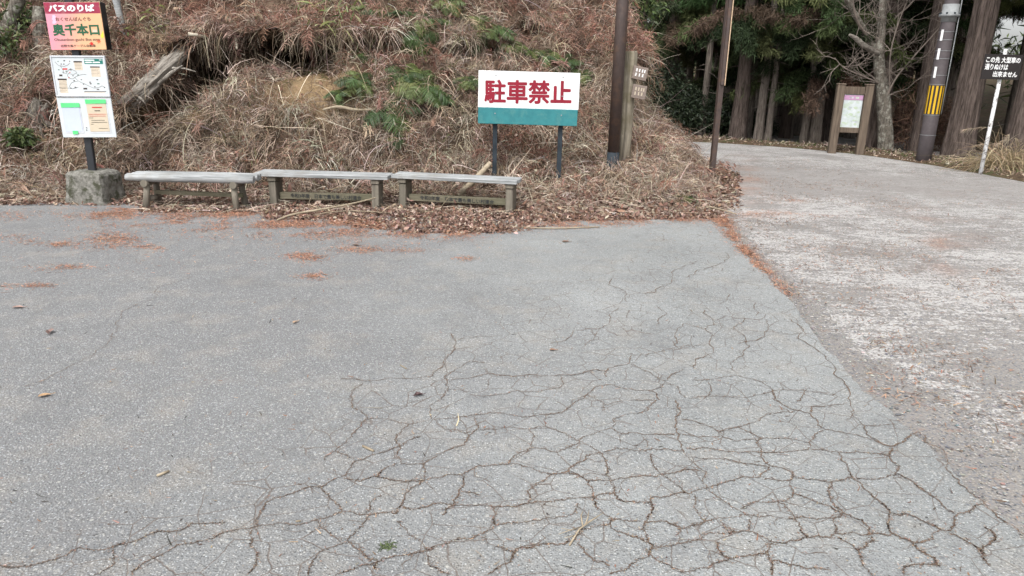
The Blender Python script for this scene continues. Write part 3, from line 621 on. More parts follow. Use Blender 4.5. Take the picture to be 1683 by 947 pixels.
# ------------------------------------------------------------------ cracks in the asphalt (surveyed on the ground)
CR = '''0,931 27,934 67,926 110,913 130,901 183,900|183,900 206,893 246,878 266,873 296,873 313,861 349,861 369,860|185,903 185,930 153,947|216,946 230,930 260,915 290,896 319,893 349,886 366,876 389,871 423,866 466,860 519,855 566,841
423,866 426,846 439,825 476,813 509,801 529,801 563,783 585,758 614,747 647,737 679,721 692,718|529,801 539,813 550,825 563,841|413,870 411,896 423,913 421,930 409,943|519,855 536,873 563,888|507,947 511,928 527,906 572,888 589,870 608,847
533,757 551,740 582,755|551,740 579,718 592,702 605,689 592,676|605,689 647,692 673,698 705,692|673,698 653,715 650,724 657,734 653,750 660,763 699,762 738,740 764,731 773,715 786,705 780,685|786,708 815,706 867,706|715,689 731,706 764,713 773,710
707,690 707,673 725,657 735,640 735,627 732,619 750,607 775,594 798,597|715,690 754,687 780,682 809,679 848,684 895,682 934,672 966,648 979,636 1006,633 1038,640 1071,643 1083,658|699,762 696,789 676,802 663,828 653,844 608,847 566,841
653,762 627,776 618,784 592,792 563,787|618,784 640,789 673,791 692,791 721,786 760,781 790,766 835,763 854,744 872,737|835,763 874,770 905,779|760,781 760,802 754,815 744,831 728,847|663,834 702,834 744,831 802,831 848,834 869,828|764,809 790,815
806,831 809,854 815,864|699,906 712,899 754,886 793,878 835,860 882,857 940,847 950,828|699,906 660,915 621,924 582,935 550,947|572,890 595,907 621,925 616,938|653,857 673,881 702,904|601,844 608,825 627,815|793,883 815,899 845,909|802,945 838,925 845,909 876,899 931,893 953,873 996,864 1008,854
702,915 712,933 741,945|966,650 992,664 994,680|994,667 1028,659 1080,658|1080,658 1064,676 1021,684 1007,690 1004,705 1021,714 1073,714 1112,714|1004,705 970,716 953,726|898,682 898,702 937,718 953,726 986,745|898,702 868,706 872,737 918,744 937,734 953,726
986,745 950,760 934,776 905,781 872,805 869,828|934,779 966,791 1005,791 1047,784 1086,781 1119,774 1148,774|986,745 999,770 1002,789 1008,812 976,818 921,823 869,828|968,791 976,817 979,834 1008,854 1054,857|1008,812 1028,826 1070,826 1073,838 1064,854 1054,870 1073,899 1067,912
1070,826 1096,817 1132,812 1164,802 1197,791 1242,786 1265,768|1070,747 1070,757 1086,779 1115,799 1132,812|992,744 1015,737 1067,740 1122,742|1054,718 1064,737|1109,659 1119,676 1111,698 1115,721 1125,744 1145,766 1154,789 1164,802 1190,825 1216,841 1235,854
1119,690 1158,698 1184,710 1213,702 1258,682 1307,677|1184,710 1187,719 1210,726 1252,721 1284,721 1329,728|1213,703 1252,721 1250,740 1265,766 1304,779 1300,789 1255,789|1115,714 1148,719 1184,716|1128,737 1164,737 1197,744 1245,744 1284,745 1329,740|1138,752 1190,755 1229,763 1261,768
1219,838 1229,828 1278,825 1304,812 1300,799|1222,847 1248,851 1300,854 1310,851 1365,852 1385,844|1279,826 1303,847 1316,873 1326,883|1141,815 1141,834 1158,857|1057,860 1099,860 1119,869 1158,857 1222,847|1119,869 1115,893|1002,864 1034,881 1060,890 1073,899
1073,902 1115,894 1151,888 1197,877 1206,873|1177,890 1184,909 1200,919 1242,914 1261,909|1187,860 1197,877 1232,870 1232,854|1229,873 1271,893 1297,890 1326,883 1372,878 1427,881 1469,878|1271,893 1261,909 1268,925 1268,947|1268,922 1297,928 1333,935 1362,938
1067,912 1038,928 1002,945|1067,912 1099,930 1128,941 1167,935 1171,928 1200,919|950,893 963,912 1002,932|1268,640 1273,658 1297,672 1333,681|1310,661 1320,640|1333,679 1336,668 1391,664|1331,681 1355,706 1410,716 1462,734|1355,708 1339,715 1329,728 1329,740
1297,524 1321,542 1344,576 1373,609 1394,640 1401,672 1417,698 1430,718 1462,734 1469,734 1491,721 1508,710|1423,700 1475,698|1333,740 1378,744 1423,745 1462,750|1466,737 1462,752 1472,779 1495,789 1527,812 1569,846
1378,744 1394,770 1404,789 1430,812 1449,828 1462,841 1459,860 1469,880 1501,893 1537,919 1543,932|1404,789 1449,787 1472,779|1404,787 1368,792 1362,805 1365,825 1385,844 1417,857 1427,880|1307,786 1342,789 1365,794|1303,812 1333,822 1365,834 1380,843|1385,846 1372,864 1372,878
1378,883 1410,906 1430,893 1433,883|1410,906 1417,925 1433,947|1485,945 1495,930 1537,927|1466,844 1495,847 1534,864 1547,872|1501,893 1547,873 1569,864 1573,847 1602,834 1618,825|1508,710 1521,728 1550,740 1556,753 1555,770 1576,796 1618,825 1641,851 1663,864 1683,880
1560,877 1602,899 1615,909 1628,932|1618,867 1634,880 1628,893 1608,903|560,623 585,624 603,627 639,622 687,622 710,619|598,630 580,642 578,657 578,670 592,676|710,619 712,612 727,604 729,594 743,581 748,574 748,561 740,548|748,561 793,554 826,551
735,626 770,623 803,614 829,618 864,617 920,617 958,614 979,608 997,611|735,640 758,642 768,646|770,650 813,650 851,643 889,645 922,638|922,619 922,638|897,683 935,670 940,660 967,648|1192,415 1180,436 1145,445 1127,457|1145,430 1124,438 1103,448 1103,463 1080,475 1074,482 1056,482
1006,457 1000,469 1029,481 1031,498|1016,507 1003,522 1001,534 984,541 944,543|1080,504 1096,517 1081,528 1080,537|1121,479 1148,486 1180,491|1195,482 1195,494 1180,501|1242,498 1242,519|1157,510 1171,525 1174,534 1159,541 1171,551 1165,566 1171,581 1142,591 1140,606
1223,522 1213,534 1210,543 1227,559 1222,578 1207,593 1211,617|1124,532 1109,551 1109,566 1115,575 1074,581 1038,585 1032,599 997,611 997,621|1257,525 1263,541 1275,547|1216,543 1260,546 1320,549|1211,618 1180,622 1139,625|1211,618 1251,628 1269,643 1275,655|1038,599 1074,618 1094,627 1127,608
1071,643 1094,628 1115,637 1127,655|1165,628 1165,652|1133,656 1180,652 1248,650 1269,643 1320,642 1373,650|40,637 80,621 136,593 177,565 197,537 199,517 217,505 249,493 317,456|1263,541 1243,560 1210,566|1171,534 1208,543|1124,532 1159,541|1115,575 1140,570 1160,568|944,543 930,560 905,565|984,541 975,560 958,572'''
lines = [[tuple(map(float, t.split(','))) for t in s.split()] for r in CR.split('\n') for s in r.split('|')]
CV, CQ, cdeb, nv = [], [], [], 0
def midp(pts, it, k):
    for _ in range(it):
        out = [pts[0]]
        for p, q in zip(pts[:-1], pts[1:]):
            dv = q-p; nrm_ = Vector((-dv.y, dv.x, 0)); out += [(p+q)/2+nrm_*random.gauss(0, k), q]
        pts = out
    return pts
def crack(w3, w0, z):
    global nv
    ds = 0; n_ = len(w3); base = nv
    for k_, p in enumerate(w3):
        t = (w3[min(k_+1, n_-1)]-w3[max(k_-1, 0)]); t.z = 0; t.normalize(); s_ = Vector((-t.y, t.x, 0))
        w = w0*(.45+1.4*abs(noise.noise(p*3.1+Vector((3, 1, 9))))+1.0*abs(noise.noise(p*22))+.6*random.random()**3)
        if k_ in (0, n_-1): w *= .3
        wa, wb = w*random.uniform(.3, 1.7), w*random.uniform(.3, 1.7); CV.append((p.x-s_.x*wa, p.y-s_.y*wa, z)); CV.append((p.x+s_.x*wb, p.y+s_.y*wb, z))
        if k_: CQ.append((nv-2, nv-1, nv+1, nv))
        nv += 2
        for _ in range(int(random.random()*(1.1+w*400*(.25+max(0, noise.noise(p*1.1)+.45))))):
            cdeb.append((p.x+random.gauss(0, .007+w*1.3), p.y+random.gauss(0, .007+w*1.3), z+.001+random.random()*.003))
for li, L in enumerate(lines):
    w3 = [gp(*p) for p in L]
    w3 = midp(w3, 5 if w3[0].y < 3 else 4 if w3[0].y < 4.5 else 3, .085)
    w3 = [w3[0]]+[p_+Vector((random.gauss(0, .0026), random.gauss(0, .0026), 0)) for p_ in w3[1:-1]]+[w3[-1]]
    far = sum(p.y for p in w3)/len(w3)
    main_len = sum((a-b).length for a, b in zip(w3, w3[1:])); main = main_len > .45
    faint = L[0] in ((40, 637),)
    w0 = (.0012 if faint else (.00175 if main else .0014))*(1+.06*max(0, far-3))*(1.25 if L[0][0] > 1290 else 1)
    crack(w3, w0, .0026+li*.000012)
    for _ in range(int(main_len*1.6)):                       # hairline side branches
        p = random.choice(w3); an = random.random()*2*PI; ln = random.uniform(.04, .16)
        crack(midp([p, p+Vector((math.cos(an), math.sin(an), 0))*ln*.5, p+Vector((math.cos(an+.5), math.sin(an+.5), 0))*ln], 2, .14), .0009, .0024+random.random()*.0001)
tag(link('pavement_cracks', np_mesh('pavement_cracks', CV, CQ, M['crack'])), kind='structure')
G = np.array(cdeb); n = len(G)
v, q, c = strands(G, unit(np.concatenate([rng.normal(size=(n, 2)), rng.normal(size=(n, 1))*.2], 1)), rng.uniform(.003, .011, n), rng.uniform(.002, .005, n), 0, palette(n, [(.24, .155, .115), (.30, .21, .155), (.19, .14, .11), (.36, .30, .245), (.13, .10, .085)], [2.4, 2, 3, 1.5, 3.5]), 1, .1, flat=True)
print('crack debris', n)
tag(link('crack_debris', np_mesh('crack_debris', v, q, M['litter'], c)), 'reddish needle crumbs caught in the pavement cracks', 'debris', kind='stuff')
# loose stones and crumbs on the ravelled edge and the old road
def stones(P, r, col):
    n = len(P); base = np.array([(1, 0, 0), (.3, .95, 0), (-.8, .6, 0), (-.85, -.5, 0), (.25, -.95, 0), (.1, .05, .8)])
    an = rng.random(n)*2*PI; ca, sa = np.cos(an), np.sin(an)
    b = base[None]*(1+.25*rng.normal(size=(n, 6, 1)))*r[:, None, None]*np.array([1, .75, .5])[None, None]
    V = np.stack([b[..., 0]*ca[:, None]-b[..., 1]*sa[:, None], b[..., 0]*sa[:, None]+b[..., 1]*ca[:, None], b[..., 2]], -1)+P[:, None]
    f = np.array([(0, 1, 5), (1, 2, 5), (2, 3, 5), (3, 4, 5), (4, 0, 5)]); Qs = (np.arange(n)*6)[:, None, None]+f[None]
    return V.reshape(-1, 3), Qs.reshape(-1, 3), np.repeat(col, 6, axis=0)
n = 19000; Yq = rng.uniform(1.9, 9, n); Dq = np.abs(rng.normal(size=n))*(.10+.5*np.clip((5.6-Yq)/2.6, 0, 1))
Xq = np.interp(Yq, ey, ex)+Dq+.01; far_x = rng.random(n) < .42; Xq = np.where(far_x, np.interp(Yq, ey, ex)+rng.random(n)*3.2, Xq)
G = np.stack([Xq, Yq, np.full(n, -.010)], 1)
v, q, c = stones(G, rng.uniform(.0015, .0062, n)*(1+1.2*(rng.random(n) < .08)), palette(n, [(.13, .14, .155), (.19, .195, .205), (.27, .25, .225), (.34, .33, .31), (.21, .165, .135), (.40, .39, .37)], [2, 3, 5, 3, 2, .6]))
tag(link('gravel', np_mesh('gravel', v, q, M['stone'], c)), 'loose grey and brown gravel on the ravelled road edge', 'gravel', kind='stuff')
# needles and bits on the old road
n = 36000; Yq = 2.0+rng.random(n)**1.3*14; Xq = np.interp(Yq, ey, ex, right=2.6)+.05+np.abs(rng.normal(size=n))*2.4; Xq = np.minimum(Xq, 9.0-.0*Yq)
G = np.stack([Xq, Yq, np.full(n, -.004)], 1); rag = fbm(G, 1.4, 12, 3); G = G[rng.random(n) < np.clip(.25+1.7*rag, .04, 1)]; n = len(G)
v, q, c = strands(G, unit(np.concatenate([rng.normal(size=(n, 2)), rng.normal(size=(n, 1))*.1], 1)), rng.uniform(.010, .05, n), rng.uniform(.003, .009, n), 0, palette(n, [(.28, .15, .10), (.21, .135, .10), (.34, .23, .16), (.13, .09, .07)]), 2, .25, flat=True)
tag(link('road_litter', np_mesh('road_litter', v, q, M['litter'], c)), 'thin scatter of rusty needles over the old pale road', 'needle litter', kind='stuff')

# ------------------------------------------------------------------ bus stop sign
def frame_px(tl, tr, bl, br, y):
    TL, TR, BL, BR = (dp(*p, y) for p in (tl, tr, bl, br)); c = (TL+TR+BL+BR)/4
    d = (TR+BR-TL-BL)/2; return c, d.length, ((TL+TR-BL-BR)/2).length, math.atan2(d.z, d.x)
def child_empty_mesh(mb, name, mats, parent, loc, tilt):
    o = mb.build(name, mats, parent); o.location = loc; o.rotation_euler = (0, -tilt, 0); return o
def print_rect(mb, w, h, u0, v0, u1, v1, y, mi=0):
    """flat printed patch on a board; u,v are fractions from the top left"""
    x0, x1 = (u0-.5)*w, (u1-.5)*w; z0, z1 = (.5-v1)*h, (.5-v0)*h
    mb.add([(x0, y, z0), (x1, y, z0), (x1, y, z1), (x0, y, z1)], [(0, 1, 2, 3)], mi)
def print_line(mb, w, h, pts, t, y, mi=0):
    P = [Vector(((u-.5)*w, y, (.5-v)*h)) for u, v in pts]
    for k, (a, b) in enumerate(zip(P[:-1], P[1:])):
        d = (b-a).normalized(); s_ = Vector((-d.z, 0, d.x))*t; yo = Vector((0, -.00003*(k % 3), 0))
        mb.add([a-s_+yo, b-s_+yo, b+s_+yo, a+s_+yo], [(0, 1, 2, 3)], mi)
def fit(o, w, h):
    xs_ = [v.co.x for v in o.data.vertices]; ys_ = [v.co.y for v in o.data.vertices]
    o.scale = (w/(max(xs_)-min(xs_)), h/(max(ys_)-min(ys_)), 1)
    cx, cy = (max(xs_)+min(xs_))/2, (max(ys_)+min(ys_))/2
    for v in o.data.vertices: v.co.x -= cx; v.co.y -= cy
def print_text(body, mat, parent, w, h, u0, v0, u1, v1, y, bold=0.0):
    o = lettering('lettering', body, mat, parent, .1, ((u0+u1-1)/2*w, y, (1-v0-v1)/2*h), bold)
    fit(o, (u1-u0)*w, (v1-v0)*h); return o
b0 = gp(155, 337); b0.y += .20; b0.x = dp(155, 300, b0.y).x
bus = empty('bus_stop_sign', (b0.x, b0.y, 0), 0, 'bus stop sign with pink name board and white map boards on a concrete block', 'bus stop sign')
mb = MB(); bm = bmesh.new(); bmesh.ops.create_cube(bm, size=1); bmesh.ops.subdivide_edges(bm, edges=bm.edges[:], cuts=7, use_grid_fill=True)
for v in bm.verts:
    t = v.co.z+.5; p = v.co.copy(); r = max(abs(p.x), abs(p.y))
    k = 1-.10*t - (.06 if t > .95 and r > .42 else 0)
    if abs(p.x) > .4 and abs(p.y) > .4: k *= .955
    v.co = Vector((p.x*.51*k, p.y*.42*k, t*.38*(1-.05*(r > .45 and t > .95))))
    v.co += Vector((noise.noise(v.co*9), noise.noise(v.co*9+Vector((9, 0, 0))), noise.noise(v.co*9+Vector((0, 9, 0)))*.6))*.016
bm.verts.index_update(); mb.add([v.co[:] for v in bm.verts], [[v.index for v in f.verts] for f in bm.faces]); bm.free()
o = mb.build('concrete_block', M['concrete'], bus); o.rotation_euler.z = rad(-9)
mb = MB(); mb.box((0, 0, 1.30), (.085, .05, 1.95), bev=.006); mb.build('pole', M['blackpaint'], bus)
yb = b0.y-.055
def local(c): return (c.x-b0.x, c.y-b0.y, c.z)
# name board
c, w, h, tilt = frame_px((73.6, 4.4), (165.8, 3.5), (82.8, 82.3), (173.1, 81.7), yb)
def mat_name_print():
    mt, nt, bs = newmat('pink_orange_print'); n = N(nt); sx = n('ShaderNodeSeparateXYZ', ins={0: n('ShaderNodeTexCoord').outputs['Object']})
    f = n.math('ADD', n.math('MULTIPLY', sx.outputs[0], 1/w), .5); f = n.math('SUBTRACT', f, n.math('MULTIPLY', sx.outputs[2], .35))
    nz_ = n.noise(n.coord(), 7, 3); f = n.math('ADD', f, n.math('MULTIPLY', n.math('SUBTRACT', nz_.outputs[0], .5), .12))
    col = n.ramp(f, [(.05, (.68, .27, .35)), (.38, (.70, .31, .28)), (.62, (.72, .385, .225)), (1, (.70, .41, .22))])
    n.out(bs, col, .38); return mt
mb = MB(); mb.box((0, 0, 0), (w, .012, h), bev=.002); nb_ = child_empty_mesh(mb, 'name_board', mat_name_print(), bus, local(c), tilt)
mb = MB(); mb.box((0, 0, -.25*h), (w*1.0, .11, h*.5), bev=.004); mb.box((w*.5-.012, 0, 0), (.024, .11, h), bev=.003); mb.box((-w*.5+.012, 0, 0), (.024, .11, h), bev=.003); mb.box((0, 0, h*.47), (w*.9, .10, .02), bev=.003)
o = mb.build('back_frame', M['blackpaint'], nb_); o.location = (0, .0625, 0)
mb = MB(); print_rect(mb, w, h, .004, .004, .996, .235, -.0066); mb.build('header_band', M['maroon'], nb_)
print_text('バスのりば', M['white_ink'], nb_, w, h, .075, .045, .90, .195, -.0072, .0048)
print_text('おくせんぼんぐち', M['brown_ink'], nb_, w, h, .17, .31, .80, .390, -.0070, .0018)
print_text('奥千本口', M['green_ink'], nb_, w, h, .085, .445, .925, .70, -.0074, .0036)
print_text('Okusenbon-guchi Bus stop', M['dark_ink'], nb_, w, h, .085, .752, .915, .825, -.0070, .0007)
print_text('吉野大峯ケーブル自動車', M['dark_ink'], nb_, w, h, .185, .885, .815, .945, -.0070, .0004)
mb = MB()
def maple(u, v, r, rot, mi):
    pts = []
    for k in range(14):
        a = rot+k*PI/7; rr = r*(1 if k % 2 == 0 else .36)*(.75 if k in (0, 12, 2) else 1)
        pts.append(((u-.5)*w+rr*math.cos(a), -.0078-.0002*mi, (.5-v)*h+rr*math.sin(a)))
    cx = ((u-.5)*w, -.0078-.0002*mi, (.5-v)*h); mb.add([cx]+pts, [(0, 1+k, 1+(k+1) % 14) for k in range(14)], mi)
maple(.75, .87, .034, 1.3, 0); mb.build('maple_leaf_print', M['red_ink'], nb_)
mb = MB(); maple(.885, .815, .036, .7, 0); mb.build('maple_leaf_print', M['rust_ink'], nb_)
mb = MB(); print_rect(mb, w, h, .805, .575, .885, .63, -.0082); mb.build('sticker', M['tan_ink'], nb_)
for u, v, r in ((.15, .30, .02), (.13, .345, .014), (.155, .385, .022), (.13, .42, .017)):
    mb = MB(); mb.add([((u-.5)*w+r*math.cos(a)*(1+.2*math.cos(5*a)), -.0068-.0001*r*50, (.5-v)*h+r*math.sin(a)*(1+.2*math.cos(5*a))) for a in np.linspace(0, 2*PI, 21)[:-1]], [tuple(range(20))]); mb.build('blossom_print', M['pink_ink'], nb_)
mb = MB(); mb.add([((u-.5)*w, -.0068, (.5-v)*h) for u, v in ((.93, .71), (.99, .60), (.99, .74), (.95, .76))], [(0, 1, 2, 3)])
mb.build('yellow_patch', M['yellow_ink'], nb_)
# map board
c, w, h, tilt = frame_px((83.5, 91.5), (173.4, 91.8), (92, 159), (181.5, 159.4), yb-.004)
mb = MB(); mb.box((0, 0, 0), (w-.02, .014, h-.02), bev=.002); mapb = child_empty_mesh(mb, 'map_board', M['whiteboard'], bus, local(c), tilt)
mb = MB()
for sgn in (-1, 1): mb.box((0, -.003, sgn*(h/2-.009)), (w, .026, .018), bev=.004); mb.box((sgn*(w/2-.009), -.003, 0), (.018, .0255, h-.036), bev=.004)
mb.build('map_frame', M['alu'], mapb)
def f2(x, y): return ((x-80-(y-68)*.125)/532, (y-68)/400)
mb = MB()
def R4(x0, y0, x1, y1, mi, yy=-.0078): a, b = f2(x0, y0), f2(x1, y1); print_rect(mb, w, h, a[0], a[1], b[0], b[1], yy, mi)
R4(410, 98, 596, 148, 0); R4(312, 122, 400, 208, 1); R4(472, 172, 572, 272, 1); R4(155, 290, 250, 432, 1)
R4(416, 106, 512, 116, 6, -.0081); R4(424, 126, 486, 138, 6, -.0081); R4(494, 126, 566, 138, 6, -.0081); R4(556, 106, 582, 112, 6, -.0081); R4(308, 120, 392, 134, 2, -.0081); R4(468, 171, 562, 183, 2, -.0081); R4(148, 290, 238, 306, 2, -.0081); R4(202, 190, 248, 204, 3)
R4(405, 412, 620, 418, 2); R4(396, 380, 436, 396, 2); R4(165, 250, 198, 268, 2); R4(400, 422, 610, 428, 1)
for (x0, y0, x1, y1) in ((312, 140, 400, 208), (472, 188, 572, 272), (155, 312, 250, 432)):
    yy = y0+8
    while yy < y1-6: R4(x0+8, yy, x1-8-random.random()*20, yy+2.2, 4, -.0081); yy += 14
for x, y, s_, mi in ((215, 150, 14, 2), (160, 125, 10, 5), (220, 118, 18, 2), (272, 122, 10, 2), (165, 205, 14, 5), (235, 220, 12, 5), (190, 150, 12, 4), (270, 230, 12, 3), (260, 282, 14, 3), (280, 205, 20, 2), (350, 255, 16, 5), (300, 262, 12, 2), (310, 310, 16, 2), (380, 300, 12, 2), (465, 325, 18, 2), (545, 340, 24, 5), (510, 370, 14, 2), (605, 375, 12, 2), (275, 385, 10, 2), (320, 375, 20, 4), (470, 340, 20, 2), (535, 300, 18, 4), (210, 235, 10, 4), (400, 345, 10, 4), (540, 395, 24, 4)):
    R4(x-s_/2, y-5, x+s_/2, y+4, mi, -.0080)
def route(*p): print_line(mb, w, h, [f2(*q) for q in p], .0016, -.0084, 4)
route((130, 128), (150, 150), (165, 165), (215, 172), (255, 158), (275, 138)); route((178, 160), (195, 190), (210, 215), (200, 232), (235, 240), (250, 215), (280, 190), (300, 205), (325, 215), (340, 235), (300, 250), (255, 240), (245, 262), (270, 290), (300, 292), (320, 275), (350, 262))
route((320, 280), (345, 310), (380, 328), (420, 345), (460, 365), (500, 382), (545, 378), (580, 360), (605, 372)); route((345, 320), (310, 318), (285, 330), (270, 350), (262, 370), (285, 390), (330, 380), (350, 372)); route((350, 260), (395, 248), (430, 250)); route((160, 380), (200, 384), (285, 382))
mb.build('route_map_print', [M['teal_ink'], M['tan_ink'], M['dark_ink'], M['red_ink'], M['dark_ink'], M['green_ink'], M['white_ink']], mapb)
# notice board
c, w, h, tilt = frame_px((93.6, 160.2), (184, 160.2), (103.8, 226), (190.3, 225.6), yb)
mb = MB(); mb.box((0, 0, 0), (w, .014, h), bev=.002); nob = child_empty_mesh(mb, 'notice_board', M['whiteboard'], bus, local(c), tilt)
def f3(x, y): t = (y-470)/393; return ((x-(140+62*t))/(535-24*t), t)
def paper(name, x0, y0, x1, y1, mat, yy):
    a, b = f3(x0, y0), f3(x1, y1); m2 = MB(); X0, X1 = (a[0]-.5)*w, (b[0]-.5)*w; Z0, Z1 = (.5-b[1])*h, (.5-a[1])*h
    m2.add([(X0, yy, Z0), (X1, yy-.002, Z0+.003), (X1, yy, Z1), (X0, yy, Z1), (X0, yy+.0006, Z0), (X1, yy-.0014, Z0+.003), (X1, yy+.0006, Z1), (X0, yy+.0006, Z1)], [(0, 1, 2, 3), (7, 6, 5, 4), (0, 4, 5, 1), (1, 5, 6, 2), (2, 6, 7, 3), (3, 7, 4, 0)])
    return m2.build(name, mat, nob)
paper('plastic_sleeve', 182, 545, 408, 822, M['alu'], -.0085); paper('paper_notice', 192, 560, 396, 808, M['paper'], -.0108)
paper('plastic_sleeve', 424, 512, 668, 822, M['alu'], -.0085); paper('paper_notice', 432, 520, 654, 806, M['cream'], -.0112)
paper('tape', 184, 524, 374, 568, M['tape'], -.0145); paper('tape', 424, 490, 632, 532, M['tape'], -.0145); paper('tape', 296, 796, 352, 832, M['tape'], -.0150)
mb = MB()
def L3(x0, x1, y, mi, t=4): a, b = f3(x0, y), f3(x1, y+t); print_rect(mb, w, h, a[0], a[1], b[0], b[1], -.0142, mi)
L3(490, 590, 562, 1, 9); L3(515, 570, 596, 0, 7)
for k, (x0, x1, y) in enumerate(((455, 628, 632), (460, 622, 650), (458, 500, 668), (480, 610, 692), (480, 632, 712), (475, 500, 730), (550, 640, 772))): L3(x0, x1, y, 1 if k < 2 else 0, 3.4)
mb.build('print', [M['dark_ink'], M['red_ink']], nob)
mb = MB()
for x, y in ((430, 768), (430, 790)):
    a = f3(x, y); mb.box(((a[0]-.5)*w, -.010, (.5-a[1])*h), (.010, .008, .010), bev=.002)
mb.build('bolt', M['darksteel'], nob)

# ------------------------------------------------------------------ benches
seat_z = .405
def end_px(l, r, y0, y1): return dp(*l, y0), dp(*r, y1)
def bench_frame(p, q, off):
    """front edge of the seat from p to q -> base empty position and heading"""
    a = math.atan2(q.y-p.y, q.x-p.x); mid = (p+q)/2; nrm_ = Vector((-math.sin(a), math.cos(a), 0)); return mid+nrm_*off, a, math.hypot(q.x-p.x, q.y-p.y)
# log bench
p, q = gp(203, 293, seat_z-.05), gp(413, 298, seat_z-.05); q.y = p.y+.03; 
base, ang, Lb = bench_frame(p, q, .17)
b = empty('log_bench', (base.x, base.y, 0), ang, 'silvered bench of half round logs with splayed round legs, next to the concrete block', 'bench', 'benches in a row at the foot of the bank')
for k in range(4):
    mb = MB(); n_ = 9; yk = -.13+k*.087; dl = random.uniform(-.02, .02)
    mb.tube([(-Lb/2+dl+Lb*t/(n_-1), yk, seat_z-.045+.004*noise.noise(Vector((t*.7, k*3, 0)))) for t in range(n_)], [.036]+[.043+.003*random.random() for _ in range(n_-2)]+[.040], 12, .06)
    mb.build('seat_log', M['silver_wood'], b)
lx = Lb/2-.22
for sx in (-1, 1):
    for sy in (-1, 1):
        mb = MB(); mb.tube([(sx*(lx+.02), sy*.16, -.04), (sx*lx, sy*.13, .18), (sx*(lx-.01), sy*.105, seat_z-.085)], [.038, .036, .035], 12, .05); mb.build('leg', M['post_wood'], b)
    mb = MB(); mb.tube([(sx*lx, -.18, seat_z-.105), (sx*lx, .18, seat_z-.105)], [.04, .04], 10, .05); mb.build('cross_beam', M['post_wood'], b)
mb = MB(); mb.bar((-lx+.03, .02, .175), (lx+.04, .02, .155), .035, .05); mb.build('stretcher', M['rail_wood'], b)
mb = MB(); mb.tube([(-lx, -.11, .12), (-lx+.02, .13, .10)], [.036, .036], 10, .04); mb.build('foot_rail', M['post_wood'], b)
# plank benches
def plank_bench(l, r, y0, y1, label, insetL, insetR, gaps):
    p, q = gp(*l, seat_z-.022), gp(*r, seat_z-.022); p.y, q.y = y0, y1; p.x = dp(*l, y0).x; q.x = dp(*r, y1).x
    base, ang, Lb = bench_frame(p, q, .165)
    b = empty('plank_bench', (base.x, base.y, 0), ang, label, 'bench', 'benches in a row at the foot of the bank')
    for k in range(3):
        mb = MB(); mb.box((random.uniform(-.008, .008), -.112+k*.112, seat_z-.023+random.uniform(-.002, .002)), (Lb, .112-gaps, .046), Matrix.Rotation(random.uniform(-.003, .003), 3, 'Z'), .006); mb.build('seat_plank', M['silver_wood'], b)
    xs_ = (-Lb/2+insetL, Lb/2-insetR)
    for x in xs_:
        mb = MB(); mb.box((x, 0, (seat_z-.105)/2-.03), (.086, .25, seat_z-.105+.06), Matrix.Rotation(random.uniform(-.01, .01), 3, 'Y'), .008); mb.build('leg', M['post_wood'], b)
        mb = MB(); mb.box((x, 0, seat_z-.0755), (.098, .28, .05), None, .006); mb.build('cross_beam', M['post_wood'], b)
    mb = MB(); x0, x1 = xs_[0]+.052, xs_[1]-.052; mb.box(((x0+x1)/2, -.02, .125), (x1-x0, .045, .085), Matrix.Rotation(-.008, 3, 'Y'), .006)
    rl = mb.build('rail', M['rail_wood'], b)
    o = lettering('lettering', '令和3年度　日本で最も美しい村連合', M['blackpaint'], rl, .07, ((x0+x1)/2+.0, -.0445, .125), .0012); fit(o, (x1-x0)*.76, .052); o.rotation_euler = (PI/2, .008, 0)
    return b
plank_bench((418, 293), (637, 299), 8.60, 8.55, 'middle bench of the row, flat silvered planks on square legs, lettered rail below', .19, .16, .004)
plank_bench((643, 299), (850, 306), 8.72, 8.45, 'plank bench nearest the white sign, cracked silvered top and lettered rail', .12, .10, .012)

# ------------------------------------------------------------------ no parking sign
ys_ = 9.55
c, w, h, tilt = frame_px((787, 115.5), (954, 120.5), (785, 203), (949, 207.5), ys_)
gx = c.x; sg = empty('no_parking_sign', (gx, ys_, bank_z(gx, ys_)), 0, 'white and teal board with red no parking lettering on two dark legs', 'sign')
gz = sg.location.z
mb = MB(); mb.box((0, 0, h*.155), (w, .03, h*.69), None, .003); sb = mb.build('white_panel', M['white'], sg); sb.location = (0, 0, c.z-gz); sb.rotation_euler.y = -tilt
mb = MB(); mb.box((-.004, -.004, -h*.345), (w*.992, .036, h*.31), None, .004); tb = mb.build('teal_panel', M['teal'], sg); tb.location = (0, 0, c.z-gz); tb.rotation_euler.y = -tilt
o = print_text('駐車禁止', M['red'], sb, w, h, .060, .155, .925, .60, -.0158, .0031); o.rotation_euler.y = -.012
for px_ in (813.5, 921.5):
    x = dp(px_, 215, ys_).x-gx
    for bz in (h*.42, h*.06, -h*.30): mb = MB(); mb.box((x, -.019-.004*(bz < 0), bz), (.016, .008, .016), None, .003); mb.build('bolt', M['steelgrey'], sb if bz > 0 else tb)
    mb = MB()
    z1 = c.z-gz-h*.49
    mb.box((x, .045, (z1-.35)/2+.15), (.058, .01, z1+.65), None, .002); mb.box((x-.025, .07, (z1-.35)/2+.15), (.008, .04, z1+.65), None, .002)
    mb.build('leg', M['darksteel'], sg)

